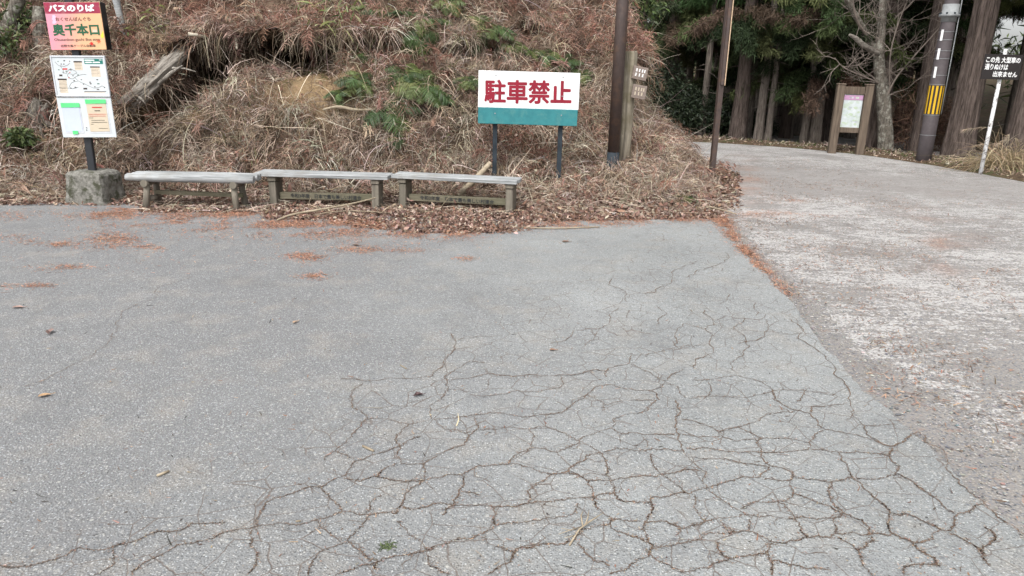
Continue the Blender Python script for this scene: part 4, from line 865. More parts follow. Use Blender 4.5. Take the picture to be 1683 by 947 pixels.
# ------------------------------------------------------------------ poles by the spur
fp_ = on_bank(1006, 283)[0]; yp = fp_.y; x = fp_.x; zb = fp_.z
pl = empty('tall_steel_pole', (x, yp, zb), 0, 'tall round brown steel pole with slate blue foot beside the weathered wooden post', 'pole')
zf = dp(1006, 284, yp).z-zb
mb = MB(); mb.tube([(0, 0, zf+.28), (0, 0, 2), (0, 0, 4.6)], [.079, .079, .079], 20); mb.build('shaft', M['brownpaint'], pl)
mb = MB(); mb.tube([(0, 0, -.3), (0, 0, zf+.28)], [.083, .083], 20); mb.build('foot', M['darksteel'], pl)
mb = MB(); mb.tube([(0, 0, 4.6), (0, 0, 4.63)], [.082, .07], 20); mb.build('cap', M['brownpaint'], pl)
yp = yp+.24; x = dp(1024, 275, yp).x; zb = bank_z(x, yp); zt = dp(1031, 84, yp).z
wp = empty('wooden_signpost', (x, yp, zb), 0, 'weathered split wooden post with two small faded planks, behind the brown pole', 'signpost')
mb = MB(); hh = zt-zb; mb.tube([(0, 0, -.3), (.0, 0, hh*.3), (-.005, 0, hh*.7), (-.01, 0, hh-.03), (-.012, 0, hh)], [.088, .09, .098, .10, .088], 18, .12); mb.build('post', M['old_post'], wp)
for (tl, tr, bl, br), lab, rows in ((((1040, 107), (1064, 112.5), (1037.5, 129), (1061, 133.5)), 'upper plank with pale lettering', 0), (((1038.5, 138), (1063, 142), (1036.5, 160), (1058.5, 164)), 'lower plank with yellowed lettering', 1)):
    c, w, h, tilt = frame_px(tl, tr, bl, br, yp-.06)
    mb = MB(); mb.box((0, 0, 0), (w, .035, h), None, .004); pk = mb.build('plank', M['plank_sign'], wp); pk['label'] = lab
    pk.location = (c.x-x, -.115, c.z-zb); pk.rotation_euler = (0, -tilt, rad(8))
    mb = MB()
    for r_, row in enumerate((((.22, .14), (.42, .12), (.62, .11), (.78, .11)), ((.22, .13), (.47, .10), (.70, .13)))):
        for u, s_ in row:
            v0 = .20+r_*.34
            for k in range(3): print_rect(mb, w, h, u-s_/2, v0+k*.085, u+s_*(.28+.25*random.random()), v0+k*.085+.04, -.0185, 0)
            print_rect(mb, w, h, u-.02, v0-.02, u+.022, v0+.22, -.0187, 0)
    mb.build('worn_lettering', M['cream'] if rows else M['white_ink'], pk)
yp = gp(1168.5, 297).y; x = gp(1168.5, 297).x
rp = empty('square_steel_pole', (x, yp, 0), 0, 'square brown steel pole at the road edge with a narrow panel seen edge on', 'pole')
mb = MB(); mb.box((0, 0, 2.1), (.082, .082, 4.7), Matrix.Rotation(rad(8), 3, 'Z'), .005); mb.build('shaft', M['brownpaint'], rp)
zl = dp(1192, 140, yp).z
mb = MB(); mb.box((.078, .0, (zl+4.4)/2), (.046, .60, 4.4-zl), Matrix.Rotation(rad(-14), 3, 'Z'), .004); o = mb.build('side_panel', M['brownpaint'], rp); o.location.y = .22
mb = MB(); mb.box((.0515, -.048, (zl+4.4)/2), (.015, .02, 4.4-zl+.01), None, .002); mb.build('edge_strip', M['lightstrip'], rp)
mb = MB(); mb.box((0, 0, 4.46), (.088, .088, .02), Matrix.Rotation(rad(8), 3, 'Z'), .003); mb.build('cap', M['brownpaint'], rp)

# ------------------------------------------------------------------ information board across the road
L0, R0_ = gp(1368, 251), gp(1409, 254); L0.z = R0_.z = 0
yy = (L0.y+R0_.y)/2+.1; xL = dp(1368, 251, yy).x; xR = dp(1410, 253, yy).x; zt = dp(1384, 140, yy).z
ib = empty('information_board', ((xL+xR)/2, yy, 0), 0, 'wooden framed map board with a pink heading standing across the road', 'information board')
ib.rotation_euler.z = rad(-14); hw = (xR-xL)/2
for s_ in (-1, 1):
    mb = MB(); mb.box((s_*hw, 0, zt/2-.1), (.17, .24, zt+.2), None, .012); mb.build('post', M['board_wood'], ib)
    mb = MB(); mb.box((s_*hw, 0, zt+.02), (.185, .255, .04), None, .012); mb.build('post_cap', M['board_wood'], ib)
pw_ = 2*hw-.17; z0 = dp(1375, 209, yy).z; z1 = dp(1382, 156, yy).z
mb = MB(); mb.box((0, 0, z0-.06), (pw_, .08, .12), None, .006); mb.build('bottom_rail', M['board_wood'], ib)
mb = MB(); mb.box((0, 0, z1+.10), (pw_, .08, .17), None, .006); mb.build('top_rail', M['board_wood'], ib)
mb = MB(); mb.box((0, 0, (z0+z1)/2), (pw_-.02, .03, z1-z0+.03), None, .002); mpn = mb.build('map_panel', M['tan_map'], ib)
mb = MB(); zc = z1-.055
mb.box((0, -.018, zc), (pw_-.02, .006, .105), None, .001); 
mb.build('map_heading', M['purple'], mpn)
mb = MB()
for k in range(26):
    u, v = random.uniform(-.36, .36)*pw_, random.uniform(.1, .75); zz_ = z0+(z1-z0)*v; s_ = random.uniform(.02, .06)
    mb.add([(u+s_*math.cos(a)*random.uniform(.6, 1.3), -.0165-.0001*k, zz_+s_*.6*math.sin(a)) for a in np.linspace(0, 2*PI, 8)[:-1]], [tuple(range(7))], random.choice((0, 0, 1, 2)))
for k in range(5): mb.box((random.uniform(-.25, .25)*pw_, -.0215, zc), (.03, .001, .04), None, 0, 3)
mb.build('map_print', [mat_flat('map_green', (.42, .50, .38)), mat_flat('map_grey', (.40, .42, .46)), M['tan_map'], M['tan_map']], mpn)

# ------------------------------------------------------------------ utility pole
g = gp(1517, 266); zt0 = floor_z(g.x, g.y); up = empty('utility_pole', (g.x, g.y, 0), 0, 'thick dark grey utility pole with a yellow and black striped guard', 'utility pole')
def zpx(px, py): return dp(px, py, g.y).z
r0_, r1_ = .150, .128
def rz(z): return r0_+(r1_-r0_)*z/4
mb = MB(); zs = [-.3, .8, 1.5, 2.4, 3.4, 6.0, 9.0]; mb.tube([(0, 0, z) for z in zs], [rz(max(z, 0)) for z in zs], 28); mb.build('shaft', M['polecover'], up)
za, zb_ = zpx(1524, 187), zpx(1535, 141)
mb = MB(); n_ = 24
for k in range(n_):
    a0, a1 = 2*PI*k/n_, 2*PI*(k+1)/n_; rr = rz(za)+.006
    mb.add([(rr*math.cos(a0), rr*math.sin(a0), za), (rr*math.cos(a1), rr*math.sin(a1), za), (rr*math.cos(a1), rr*math.sin(a1), zb_), (rr*math.cos(a0), rr*math.sin(a0), zb_)], [(0, 1, 2, 3)], k % 2)
mb.build('striped_guard', [M['yellow'], M['black']], up)
for k, py in enumerate((222, 189, 139, 124, 97, 84, 66, 53)):
    z = zpx(1517+(266-py)*.19, py); mb = MB(); mb.tube([(0, 0, z-.005), (0, 0, z+.005)], [rz(z)+.007]*2, 28); mb.build('steel_band', M['steelgrey'], up)
for y0, y1 in ((128, 110), (98, 80), (67, 49)):
    z0, z1 = zpx(1535, y0), zpx(1540, y1); mb = MB(); a = rad(212)
    for k in range(3):
        a0, a1 = a-.17+k*.11, a-.17+(k+1)*.11; rr = rz(z0)+.012
        mb.add([(rr*math.cos(a0), rr*math.sin(a0), z0), (rr*math.cos(a1), rr*math.sin(a1), z0), (rr*math.cos(a1), rr*math.sin(a1), z1), (rr*math.cos(a0), rr*math.sin(a0), z1)], [(0, 1, 2, 3)])
    mb.build('white_marker', M['white_ink'], up)
mb = MB(); mb.tube([(rz(1)*.86+.015, -.10, z) for z in (zpx(1524, 187), 2, 3.5, 6)], [.011]*4, 8); mb.build('conduit', M['steelgrey'], up)
zc0, zc1 = zpx(1563, 28), zpx(1565, 10)
mb = MB(); mb.tube([(0, 0, zc0-.10), (0, 0, zc0), (0, 0, zc0+.001), (0, 0, zc0+.05), (0, 0, zc0+.051), (0, 0, zc1+.03)], [.142, .142, .19, .19, .15, .15], 28); mb.build('steel_collar', M['steelgrey'], up)
mb = MB()
for k in range(8):
    a = k*PI/4; mb = MB(); mb.box((.18*math.cos(a), .18*math.sin(a), zc0+.06), (.03, .03, .035), None, .004); mb.build('collar_bolt', M['darksteel'], up)

# ------------------------------------------------------------------ white post with black sign
g = gp(1611.5, 285); ws = empty('warning_sign', (g.x, g.y, 0), 0, 'small black sign with white writing on a peeling white post at the road edge', 'sign')
zt = dp(1633, 80, g.y).z
mb = MB(); mb.tube([(0, 0, -.2), (.0, 0, .9), (.0, 0, zt)], [.036, .034, .030], 14); po = mb.build('post', mat_noise('peeling_white_paint', (.66, .67, .68), (.78, .78, .78), 6, .6, bump=.2, c3=(.10, .08, .07), s3=9), ws)
c, w, h, tilt = frame_px((1617, 88.5), (1679, 91), (1613, 129.5), (1675, 132), g.y-.05)
mb = MB(); mb.box((0, 0, 0), (w, .02, h), None, .003); sb = mb.build('sign_plate', M['signblack'], ws); sb.location = (c.x-g.x, -.055, c.z); sb.rotation_euler.y = -tilt-.01
print_text('この先 大型車の', M['white_ink'], sb, w, h, .05, .10, .95, .34, -.0106, .0022)
print_text('通りぬけは', M['white_ink'], sb, w, h, .05, .385, .66, .62, -.0106, .0022)
print_text('出来ません', M['white_ink'], sb, w, h, .30, .67, .94, .90, -.0106, .0022)
mb = MB(); mb.tube([(0, 0, zt-.52), (0, 0, zt-.33)], [.036, .0355], 14); mb.build('bare_patch', M['twig'], ws)

# ------------------------------------------------------------------ dead wood on the bank and loose sticks
def wood_tube(name, pts, rs, mat, label, cat, n=12, jit=.3, group=None):
    mb = MB(); P = chaikin([tuple(p) for p in pts], 2); R_ = np.interp(np.linspace(0, 1, len(P)), np.linspace(0, 1, len(rs)), rs)
    mb.tube([Vector(p) for p in P], list(R_), n, jit); o = mb.build(name, mat); return tag(o, label, cat, group)
def bp(px, py, off=.08): p, nv = on_bank(px, py); return p+Vector((0, -off, off*.3))
h0 = bp(318, 92, .1); y0 = min(h0.y, bp(250, 165, 0).y+.1)-.25
P = chaikin([tuple(dp(184, 192, y0-.22)), tuple(dp(205, 173, y0-.18)), tuple(dp(236, 151, y0-.1)), tuple(dp(262, 124, y0)), tuple(dp(288, 97, y0+.12)), tuple(dp(310, 80, y0+.35))], 3)
R_ = np.interp(np.linspace(0, 1, len(P)), [0, .06, .2, .45, .7, 1], [.035, .07, .105, .098, .085, .06])
ax0 = Vector(P[-1])-Vector(P[0]); qr = ax0.to_track_quat('X', 'Z'); qi = qr.inverted(); O_ = Vector(P[0])
lg = MB(); lg.tube([qi @ (Vector(p)-O_) for p in P], list(R_), 64, .25, ridge=.55, rf=2.6)
lo = lg.build('driftwood_log', M['dead_wood']); lo.location = O_; lo.rotation_mode = 'QUATERNION'; lo.rotation_quaternion = qr; tag(lo, 'thick bleached dead log jutting from the dark hollow behind the map board', 'log')
for k, (a, b_, r) in enumerate((((214, 176), (196, 202), .03), ((206, 178), (203, 208), .02), ((262, 138), (300, 108), .03), ((192, 184), (184, 200), .03), ((228, 160), (240, 172), .02), ((284, 112), (322, 118), .018))):
    mb = MB(); p, q = qi @ (dp(*a, y0-.22)-O_), qi @ (dp(*b_, y0-.27)-O_); mid = (p+q)/2+Vector((.01, -.02, .015)); mb.tube([p, mid, q], [r, r*.75, r*.3], 12, .3, ridge=.4); mb.build('broken_stub', M['dead_wood'], lo)
s0 = bp(70, 205, .02); st_ = empty('dead_stump', s0, 0, 'bleached splintered stump with claw like roots left of the map board', 'stump')
mb = MB(); mb.tube([(0, .16, -.25), (-.03, .06, -.02), (-.05, .0, .16), (-.03, .02, .27), (-.06, .04, .33)], [.13, .11, .085, .05, .012], 30, .5, ridge=.7); mb.build('trunk', M['dead_bark'], st_)
mb = MB(); mb.tube([(.04, .05, .0), (.06, .0, .15), (.10, .02, .27)], [.07, .05, .008], 16, .5, ridge=.6); mb.build('splinter', M['dead_bark'], st_)
for p0_, p1_, p2_, r in (((-.05, 0, .02), (-.13, -.08, -.08), (-.11, -.10, -.27), .045), ((.05, 0, .04), (.17, -.07, .0), (.29, -.05, -.08), .028), ((.0, -.02, .0), (.05, -.12, -.10), (.08, -.10, -.22), .022), ((-.06, 0, .10), (-.17, -.04, .15), (-.24, .0, .12), .018)):
    mb = MB(); mb.tube([p0_, p1_, p2_], [r*1.2, r*.8, r*.2], 12, .4, ridge=.5); mb.build('root', M['dead_bark'], st_)
wood_tube('dead_branch', [bp(323, 66, .22), bp(345, 70, .26), bp(370, 82, .24), bp(410, 98, .2)], [.03, .018, .014, .008], M['pale_stick'], 'thin white bent branch lying across the top of the dark hollow', 'branch', 8, .2)
wood_tube('dead_branch', [bp(398, 64, .3), bp(402, 78, .3), bp(403, 93, .3)], [.022, .020, .012], M['pale_stick'], 'short white stick hanging upright in the dark hollow', 'branch', 8, .2)
wood_tube('dead_branch', [bp(440, 118, .12), bp(448, 126, .14), bp(455, 136, .12)], [.03, .02, .008], M['pale_stick'], 'pale knotted root end on bare sandy soil below the hollow', 'root', 8, .3)
wood_tube('dead_branch', [bp(534, 184, .1), bp(560, 178, .12), bp(586, 184, .08), bp(620, 182, .06)], [.014, .02, .018, .01], M['stick'], 'short grey stick lying beside the lowest fern', 'branch', 8, .2)
wood_tube('broken_post', [dp(752, 322, 8.98), dp(778, 298, 9.12), dp(806, 268, 9.3)], [.036, .036, .032], M['stick'], 'broken round post leaning behind the bench nearest the sign', 'post', 12, .08)
wood_tube('fallen_branch', [gp(455, 362, .01), gp(480, 352, .05), gp(530, 344, .10), gp(580, 335, .13), gp(618, 325, .17)], [.010, .012, .012, .010, .006], M['stick'], 'long thin curved branch lying in front of the middle bench', 'branch', 8, .1)
wood_tube('fallen_branch', [gp(485, 360, .01), gp(560, 345, .05), gp(640, 350, .04)], [.004, .006, .004], M['stick'], 'thin dry stem lying across leaves below the middle bench', 'branch', 6, .1)
wood_tube('fallen_branch', [gp(835, 372, .012), gp(900, 376, .015), gp(985, 373, .012)], [.006, .009, .006], M['stick'], 'straight pale stem lying along the asphalt edge right of the benches', 'branch', 6, .1)
wood_tube('fallen_branch', [gp(1160, 339, .05), gp(1185, 344, .05), gp(1210, 352, .02)], [.008, .010, .006], M['stick'], 'pale stem at the litter corner below the square pole', 'branch', 6, .1)
# branching dry twig in the foreground
tw = MB()
for pts_, r in (([(936, 896), (952, 870), (968, 858), (990, 844)], .0032), ([(958, 866), (955, 848), (958, 840)], .0025), ([(955, 866), (935, 872), (918, 878)], .0018), ([(962, 862), (966, 852), (968, 838)], .0022), ([(945, 880), (928, 884)], .0016), ([(940, 872), (922, 868)], .0015)):
    tw.tube([gp(*p, .006+.006*k) for k, p in enumerate(pts_)], [r*1.1]+[r]*(len(pts_)-2)+[r*.5], 7, .15)
tag(tw.build('dry_twig', M['stick']), 'straw coloured forked twig lying on the cracked asphalt', 'twig')
for a, b_, lab in (((258, 782), (278, 774), 'pale chip of wood lying alone on unbroken asphalt'), ((596, 733), (614, 741), 'tan stick end beside a crack in the middle of the asphalt'), ((658, 600), (668, 606), 'tiny straw bit on the asphalt above the dark curled leaf'), ((486, 857), (494, 856), 'tan crumb of wood lodged in the long crack')):
    p, q = gp(*a, .006), gp(*b_, .007); mb = MB(); mb.tube([p, (p+q)/2, q], [.005, .0055, .0045] if lab[0] != 't' or 'stick' in lab else [.003]*3, 8, .15); tag(mb.build('wood_chip', M['stick']), lab, 'wood chip', 'wood chips on the asphalt')
def fallen(px, py, s_, col, lab, rot, curl=.4):
    s_ *= .72; col = tuple(c_*.8 for c_ in col)
    g_ = gp(px, py, .004); mb = MB(); n_ = 6; vs = []
    for k in range(n_+1):
        t = k/n_; ww = s_*.30*math.sin(PI*min(1, t*.92+.06))**.8
        for j in (-1, 0, 1): vs.append((s_*(t-.5)+random.gauss(0, .03)*s_, j*ww*random.uniform(.55, 1.2)+.10*s_*math.sin(t*4), .002+abs(j)*ww*curl+.25*s_*(t-.5)**2*curl))
    fs = [(k*3+j, k*3+j+1, k*3+j+4, k*3+j+3) for k in range(n_) for j in (0, 1)]; mb.add(vs, fs)
    mb.bar((s_*.48, 0, .004), (s_*.75, 0, .006), .0022, .0022, 0)
    key = 'leaf%d' % int(col[0]*1000)
    if key not in M: M[key] = mat_flat('fallen_leaf_skin', col, .7, .25, 40)
    o = mb.build('fallen_leaf', M[key]); o.location = g_; o.rotation_euler.z = rot; tag(o, lab, 'leaf', 'single leaves on the asphalt')
fallen(688, 651, .075, (.10, .06, .06), 'dark purple brown curled leaf near the centre of the asphalt', .6, .9)
fallen(30, 506, .10, (.36, .24, .20), 'pinkish brown leaf lying at the left edge of the asphalt', .3)
fallen(74, 651, .085, (.42, .27, .15), 'tan orange leaf on open asphalt at the lower left', .7)
fallen(80, 547, .10, (.24, .16, .14), 'narrow brown curled leaf below the left edge leaf', -.9, .8)
fallen(486, 530, .07, (.46, .32, .22), 'pale tan leaf scrap on asphalt in front of the middle bench', 1.2)
fallen(909, 576, .06, (.27, .155, .10), 'brown leaf scrap by the cracks right of the asphalt centre', .2)
fallen(585, 404, .10, (.14, .09, .065), 'dark brown leaf on rusty needles in front of the benches', .1)
fallen(930, 398, .11, (.20, .12, .08), 'brown twiggy leaf on asphalt below the no parking sign', .2)
g_ = gp(638, 897, .004); n = 60
v, q, c = strands(np.array(g_)+rng.normal(size=(n, 3))*np.array([.016, .018, .001]), unit(np.concatenate([rng.normal(size=(n, 2)), rng.random((n, 1))*.3], 1)), rng.uniform(.008, .03, n), .004, .2, palette(n, [(.06, .09, .03), (.10, .13, .05)]), 2, .3)
tag(link('moss_tuft', np_mesh('moss_tuft', v, q, M['leaf'], c)), 'small green sprig of moss on the asphalt near the bottom', 'moss')
# crumbs of bark, grit and leaf lying all over the asphalt
n = 1500; Yq = 2.1+rng.random(n)**1.2*6.3; Xq = rng.uniform(-1, 1, n)*(Yq*.62+.5); keep = Xq < np.interp(Yq, ey, ex)-.05; Xq, Yq = Xq[keep], Yq[keep]; n = len(Xq)
v, q, c = strands(np.stack([Xq, Yq, np.full(n, .003)], 1), unit(np.concatenate([rng.normal(size=(n, 2)), rng.normal(size=(n, 1))*.1], 1)), rng.uniform(.005, .03, n)*(1+1.5*(rng.random(n) < .06)), rng.uniform(.002, .007, n), 0, palette(n, [(.10, .07, .055), (.22, .12, .08), (.34, .25, .18), (.05, .045, .04)]), 2, .25, flat=True)
tag(link('pavement_crumbs', np_mesh('pavement_crumbs', v, q, M['litter'], c)), 'tiny crumbs of bark and leaf scattered over the asphalt', 'debris', kind='stuff')

# ------------------------------------------------------------------ ferns and small green plants
FERN_COL = [(.05, .085, .026), (.075, .115, .036), (.04, .066, .022), (.11, .14, .045)]
def fern_mesh(name, nfr, size, cols):
    parts = []
    for k in range(nfr):
        az = 2*PI*k/nfr+random.uniform(-.4, .4); L = size*random.uniform(.6, 1.1); up = random.uniform(.25, .8)
        t = np.linspace(0, 1, 22); hx = L*t*math.cos(up*.9); zc = L*(math.sin(up)*t-.62*t**2)
        path = np.stack([hx*math.cos(az), hx*math.sin(az), zc], 1); tan = unit(np.gradient(path, axis=0))
        sd = unit(np.cross(tan, [0, 0, 1.0])); ln = L*.30*np.sin(PI*np.clip(t*.86+.1, 0, 1))**.8
        col = palette(1, cols, None, .12)[0]
        for s_ in (-1, 1):
            P = path[2:]; D = unit(s_*sd[2:]+.55*tan[2:]+np.array([0, 0, -.15])+.06*rng.normal(size=(20, 3)))
            v, q, c = strands(P, D, ln[2:], .0135*size/.4*np.ones(20), .25, np.repeat(col[None], 20, 0)*(1+.12*rng.normal(size=(20, 1))), 2, .05, shape=[.7, .8, .12], flat=True); parts.append((v, q, np.clip(c, .005, 1)))
        v, q, c = strands(path[:1], tan[:1], np.array([L]), .006, 0.62, np.array([[.10, .10, .04]]), 6, 0); parts.append((v, q, c))
    v, q, c = merge(parts); return np_mesh(name, v, q, M['leaf'], c)
fm = [fern_mesh('fern_fronds', 15+2*k, .42, FERN_COL) for k in range(4)]
FERNS = [(640, 192, 1.05, 'big green fern lowest on the bank, spreading behind the middle bench'), (690, 150, 1.0, 'bright fern trailing down the bank left of the white sign'), (668, 128, .8, 'fern high on the bank directly above the trailing one'),
         (712, 40, .8, 'yellow green fern at the crest above a dark gap'), (655, 30, .7, 'fern beneath the turf lip left of the yellow green crest fern'), (800, 56, .95, 'fern standing upright on the crest above the sign'), (690, 66, .8, 'fern in shade just below the crest ferns'),
         (895, 98, .75, 'bluish fern peeping over the top edge of the white sign'), (930, 108, .6, 'small fern touching the right top corner of the white sign'), (868, 92, .6, 'fern left of the bluish one over the white sign'), (590, 138, .7, 'dull green fern beside bare sandy soil'), (562, 160, .5, 'small fern growing in bare sandy soil'),
         (350, 150, .7, 'narrow drooping fern right of the driftwood log'), (955, 130, .5, 'small fern right of the white sign beside the brown pole'), (1045, 188, .55, 'fern low behind the wooden signpost'), (1128, 332, .35, 'small bright green plant in leaf litter below the square pole'), (765, 95, .6, 'fern half hidden above the left end of the white sign'), (740, 12, .7, 'fern on the very top of the bank'), (608, 22, .6, 'small fern on the turf lip at the right end of the hollow'), (728, 168, .45, 'tiny fern close to the left edge of the white sign'), (598, 98, .55, 'fern in shade under the turf lip right of the hollow'), (838, 80, .55, 'fern between the upright crest fern and the white sign'), (655, 232, .4, 'tiny fern in straw below the biggest fern'), (770, 140, .5, 'fern touching the top left corner of the white sign')]
for k, (px_, py_, s_, lab) in enumerate(FERNS):
    p, nv = on_bank(px_, py_); f = bpy.data.objects.new('fern', fm[k % 4]); COL.objects.link(f)
    ax = (nv*.7+Vector((0, -.1, .6))).normalized(); f.rotation_mode = 'QUATERNION'; f.rotation_quaternion = ax.to_track_quat('Z', 'Y') @ Matrix.Rotation(k*1.7, 3, 'Z').to_quaternion()
    f.scale = (s_*1.22,)*3; f.location = p+nv*.04+Vector((0, -.04, .02)); tag(f, lab, 'fern', 'ferns on the bank')
def leafy(name, c, rad3, n, size, cols, label, cat, mat='leaf', group=None, droop=.3):
    u = unit(rng.normal(size=(n, 3)))*rng.random((n, 1))**.45; lump = 1+.35*np.array([noise.noise(Vector(a)*2.3+Vector(c)) for a in u])[:, None]
    P = u*np.array(rad3)*lump; D = unit(u*.7+rng.normal(size=(n, 3))*.6+np.array([0, 0, .2]))
    v, q, cc = strands(P, D, size*rng.uniform(.6, 1.2, n), size*rng.uniform(.25, .42, n), droop, palette(n, cols, None, .22), 2, .1, shape=[.3, 1, .1])
    st_n = 24; sv = strands(np.zeros((st_n, 3))+np.array([0, 0, -rad3[2]*.9]), unit(rng.normal(size=(st_n, 3))*.5+np.array([0, 0, .9])), np.full(st_n, rad3[2]*1.7), .012, .1, palette(st_n, [(.10, .08, .06)]), 4, .2)
    v, q, cc = merge([(v, q, cc), sv]); o = link(name, np_mesh(name, v, q, M[mat], cc)); o.location = c; return tag(o, label, cat, group)
# bamboo grass
def sasa(px_, py_, n, s_, lab):
    p, nv = on_bank(px_, py_); p = p+Vector((0, -.1, .1)); P = rng.normal(size=(n, 3))*np.array([.16, .08, .12])*s_
    v, q, c = strands(P, unit(rng.normal(size=(n, 3))+np.array([0, -.4, .1])), rng.uniform(.10, .24, n)*s_, rng.uniform(.016, .028, n), .5, palette(n, [(.16, .19, .06), (.26, .28, .11), (.09, .13, .045), (.36, .36, .2)]), 3, .1, shape=[.3, 1, .8, .05])
    o = link('bamboo_grass', np_mesh('bamboo_grass', v, q, M['leaf'], c)); o.location = p; tag(o, lab, 'bamboo grass', 'bamboo grass on the bank')
sasa(560, 42, 70, 1.3, 'pale green bamboo grass drooping over the right end of the hollow'); sasa(268, 48, 26, 1, 'sparse bamboo grass above the driftwood log'); sasa(352, 100, 12, 1.2, 'single grey green bamboo stem hanging before the hollow'); sasa(505, 22, 24, 1, 'bamboo grass on the crest above the middle bench'); sasa(225, 70, 16, .9, 'bamboo grass beside the pink name board')
for px_, py_, r_, lab in ((48, 46, .28, 'round green bush left of the pink name board'), (14, 84, .25, 'dark green bush at the left edge of the bank'), (45, 238, .13, 'little dark green bush at the foot of the bank left of the bus stop')):
    p, nv = on_bank(px_, py_); leafy('green_bush', p+Vector((0, -.1, .1)), (r_*1.2, r_, r_*.8), 500, .09, [(.07, .10, .035), (.11, .14, .05), (.05, .07, .03)], lab, 'bush', group='bushes on the bank')
# dead wood at the top left
def log3(name, pts, rs, mat, lab, cat): return wood_tube(name, pts, rs, mat, lab, cat, 14, .15)
p, nv = on_bank(66, 70); log3('tree_stump', [p+Vector((0, .05, -.2)), p+Vector((-.01, .05, .2)), dp(64, 40, p.y+.05), dp(65, 12, p.y+.08)], [.13, .10, .085, .08], M['lichen'], 'grey standing stump just left of the pink name board', 'stump')
p, nv = on_bank(204, 55); log3('wooden_stake', [p+Vector((.02, .03, -.2)), p, dp(190, -2, p.y-.02), dp(184, -30, p.y-.04)], [.045]*4, M['silver_wood'], 'grey leaning stake right of the pink name board', 'stake')
p, nv = on_bank(6, 62); t_ = log3('leaning_trunk', [p+Vector((-.1, .0, -.3)), p+Vector((0, 0, .0)), dp(20, 25, p.y), dp(34, -8, p.y), dp(60, -90, p.y)], [.11, .10, .085, .08, .05], M['lichen'], 'pale leaning trunk at the top left corner', 'trunk')
p, nv = on_bank(40, 20); log3('leaning_trunk', [p+Vector((0, 0, -.2)), dp(42, 0, p.y+.3), dp(48, -40, p.y+.3), dp(60, -140, p.y+.3)], [.12, .11, .1, .08], M['cedar_dark'], 'dark trunk behind the pale leaning trunk at the top left', 'trunk')

# ------------------------------------------------------------------ cedar trees
GRN = [(.038, .056, .022), (.058, .080, .029), (.026, .040, .017), (.085, .104, .038)]; BRN = [(.10, .060, .042), (.070, .047, .034), (.125, .08, .056)]
def crown_mesh(z0, z1, rmax, nb, lowdense, brown):
    parts = []; top = []
    for k in range(nb):
        t = random.random()**lowdense; z = z0+(z1-z0)*t; L = rmax*(1-t)**.75*random.uniform(.55, 1.1)+.25; az = random.random()*2*PI
        fine = z < 7.5; ns_ = int((34 if fine else 7)*L)+3
        s = rng.random(ns_)**.7; sag = random.uniform(.15, .5)
        b = np.stack([np.cos(az)*L*s, np.sin(az)*L*s, z-sag*L*s**2+.12*L*s], 1)
        b = b+rng.normal(size=b.shape)*np.array([.10, .10, .06])*(1 if fine else 2)
        m_ = 20 if fine else 5
        P = np.repeat(b, m_, 0); n_ = len(P); P = P+rng.normal(size=P.shape)*(.05 if fine else .15)
        D = unit(np.array([math.cos(az), math.sin(az), -.30])[None]*.5+rng.normal(size=(n_, 3))*.75)
        pc = BRN if random.random() < brown else GRN
        base = palette(1, pc, None, .2); col = np.clip(base*(1+.22*rng.normal(size=(n_, 1))), .004, .4)
        parts.append(strands(P, D, rng.uniform(.05, .15, n_)*(1 if fine else 4), rng.uniform(.013, .026, n_)*(1 if fine else 5), .4, col, 2, .25, shape=[.6, 1, .2]))
        if fine:
            st = np.array([[0, 0, z]]); parts.append(strands(st, np.array([[math.cos(az), math.sin(az), .12]]), np.array([L]), .02, sag, np.array([[.07, .05, .04]]), 5, .04))
    v, q, c = merge(parts); return np_mesh('crown', v, q, M['needle'], c)
crowns = [crown_mesh(4.2, 17, 2.4, 95, 1.3, .12), crown_mesh(1.9, 16, 2.5, 150, 1.4, .10), crown_mesh(6.5, 19, 2.3, 80, 1.1, .1), crown_mesh(2.7, 17, 2.1, 125, 1.4, .14)]
def trunk_mesh(r, h, seed, mat, deadb=14):
    random.seed(seed); mb = MB(); n_ = 12; pts, rs = [], []
    for k in range(n_+1):
        t = (k/n_)**1.6; pts.append((.10*noise.noise(Vector((t*3, seed, 0))), .10*noise.noise(Vector((seed, t*3, 4))), -.5+t*(h+.5))); rs.append(r*(1-.82*t)*(1+.5*math.exp(-t*h*1.3)))
    mb.tube(pts, rs, 36, .12, ridge=.16, rf=2.0)
    for _ in range(deadb):
        z = random.uniform(.8, 5.5); a = random.random()*2*PI; L = random.uniform(.3, 1.1); d = Vector((math.cos(a), math.sin(a), random.uniform(-.25, .3)))
        mb.tube([Vector((0, 0, z)), Vector((0, 0, z))+d*L*.5, Vector((0, 0, z))+d*L+Vector((0, 0, -.08))], [.018, .012, .004], 5)
    o = mb.build('trunk', mat); me = o.data; bpy.data.objects.remove(o); return me
M['cedar_pale'] = mat_bark('pale_cedar_bark', (.10, .084, .072), (.29, .25, .215))
tm = [trunk_mesh(.17, 18, 3, M['cedar_dark']), trunk_mesh(.14, 17, 9, M['cedar_pale']), trunk_mesh(.20, 19, 15, M['cedar'])]
def cedar(x, y, cr, tr, s_, rz, lab, group='cedar trees beyond the road', trunk=None):
    z = floor_z(x, y); r_ = empty('cedar_tree', (x, y, z), rz, lab, 'tree', group); r_.scale = (s_, s_, s_)
    link('trunk', trunk or tm[tr], r_)
    if cr is not None: link('crown', crowns[cr], r_)
    return r_
big = [trunk_mesh(.275, 21, 21, M['cedar'], 0), trunk_mesh(.21, 19, 25, M['cedar'], 2), trunk_mesh(.24, 19, 31, M['cedar'], 2)]
g = dp(1572, 262, 16.6); cedar(g.x, 16.6, 2, 0, 1, .3, 'thickest cedar trunk, furrowed bark, right of the utility pole', None, big[0])
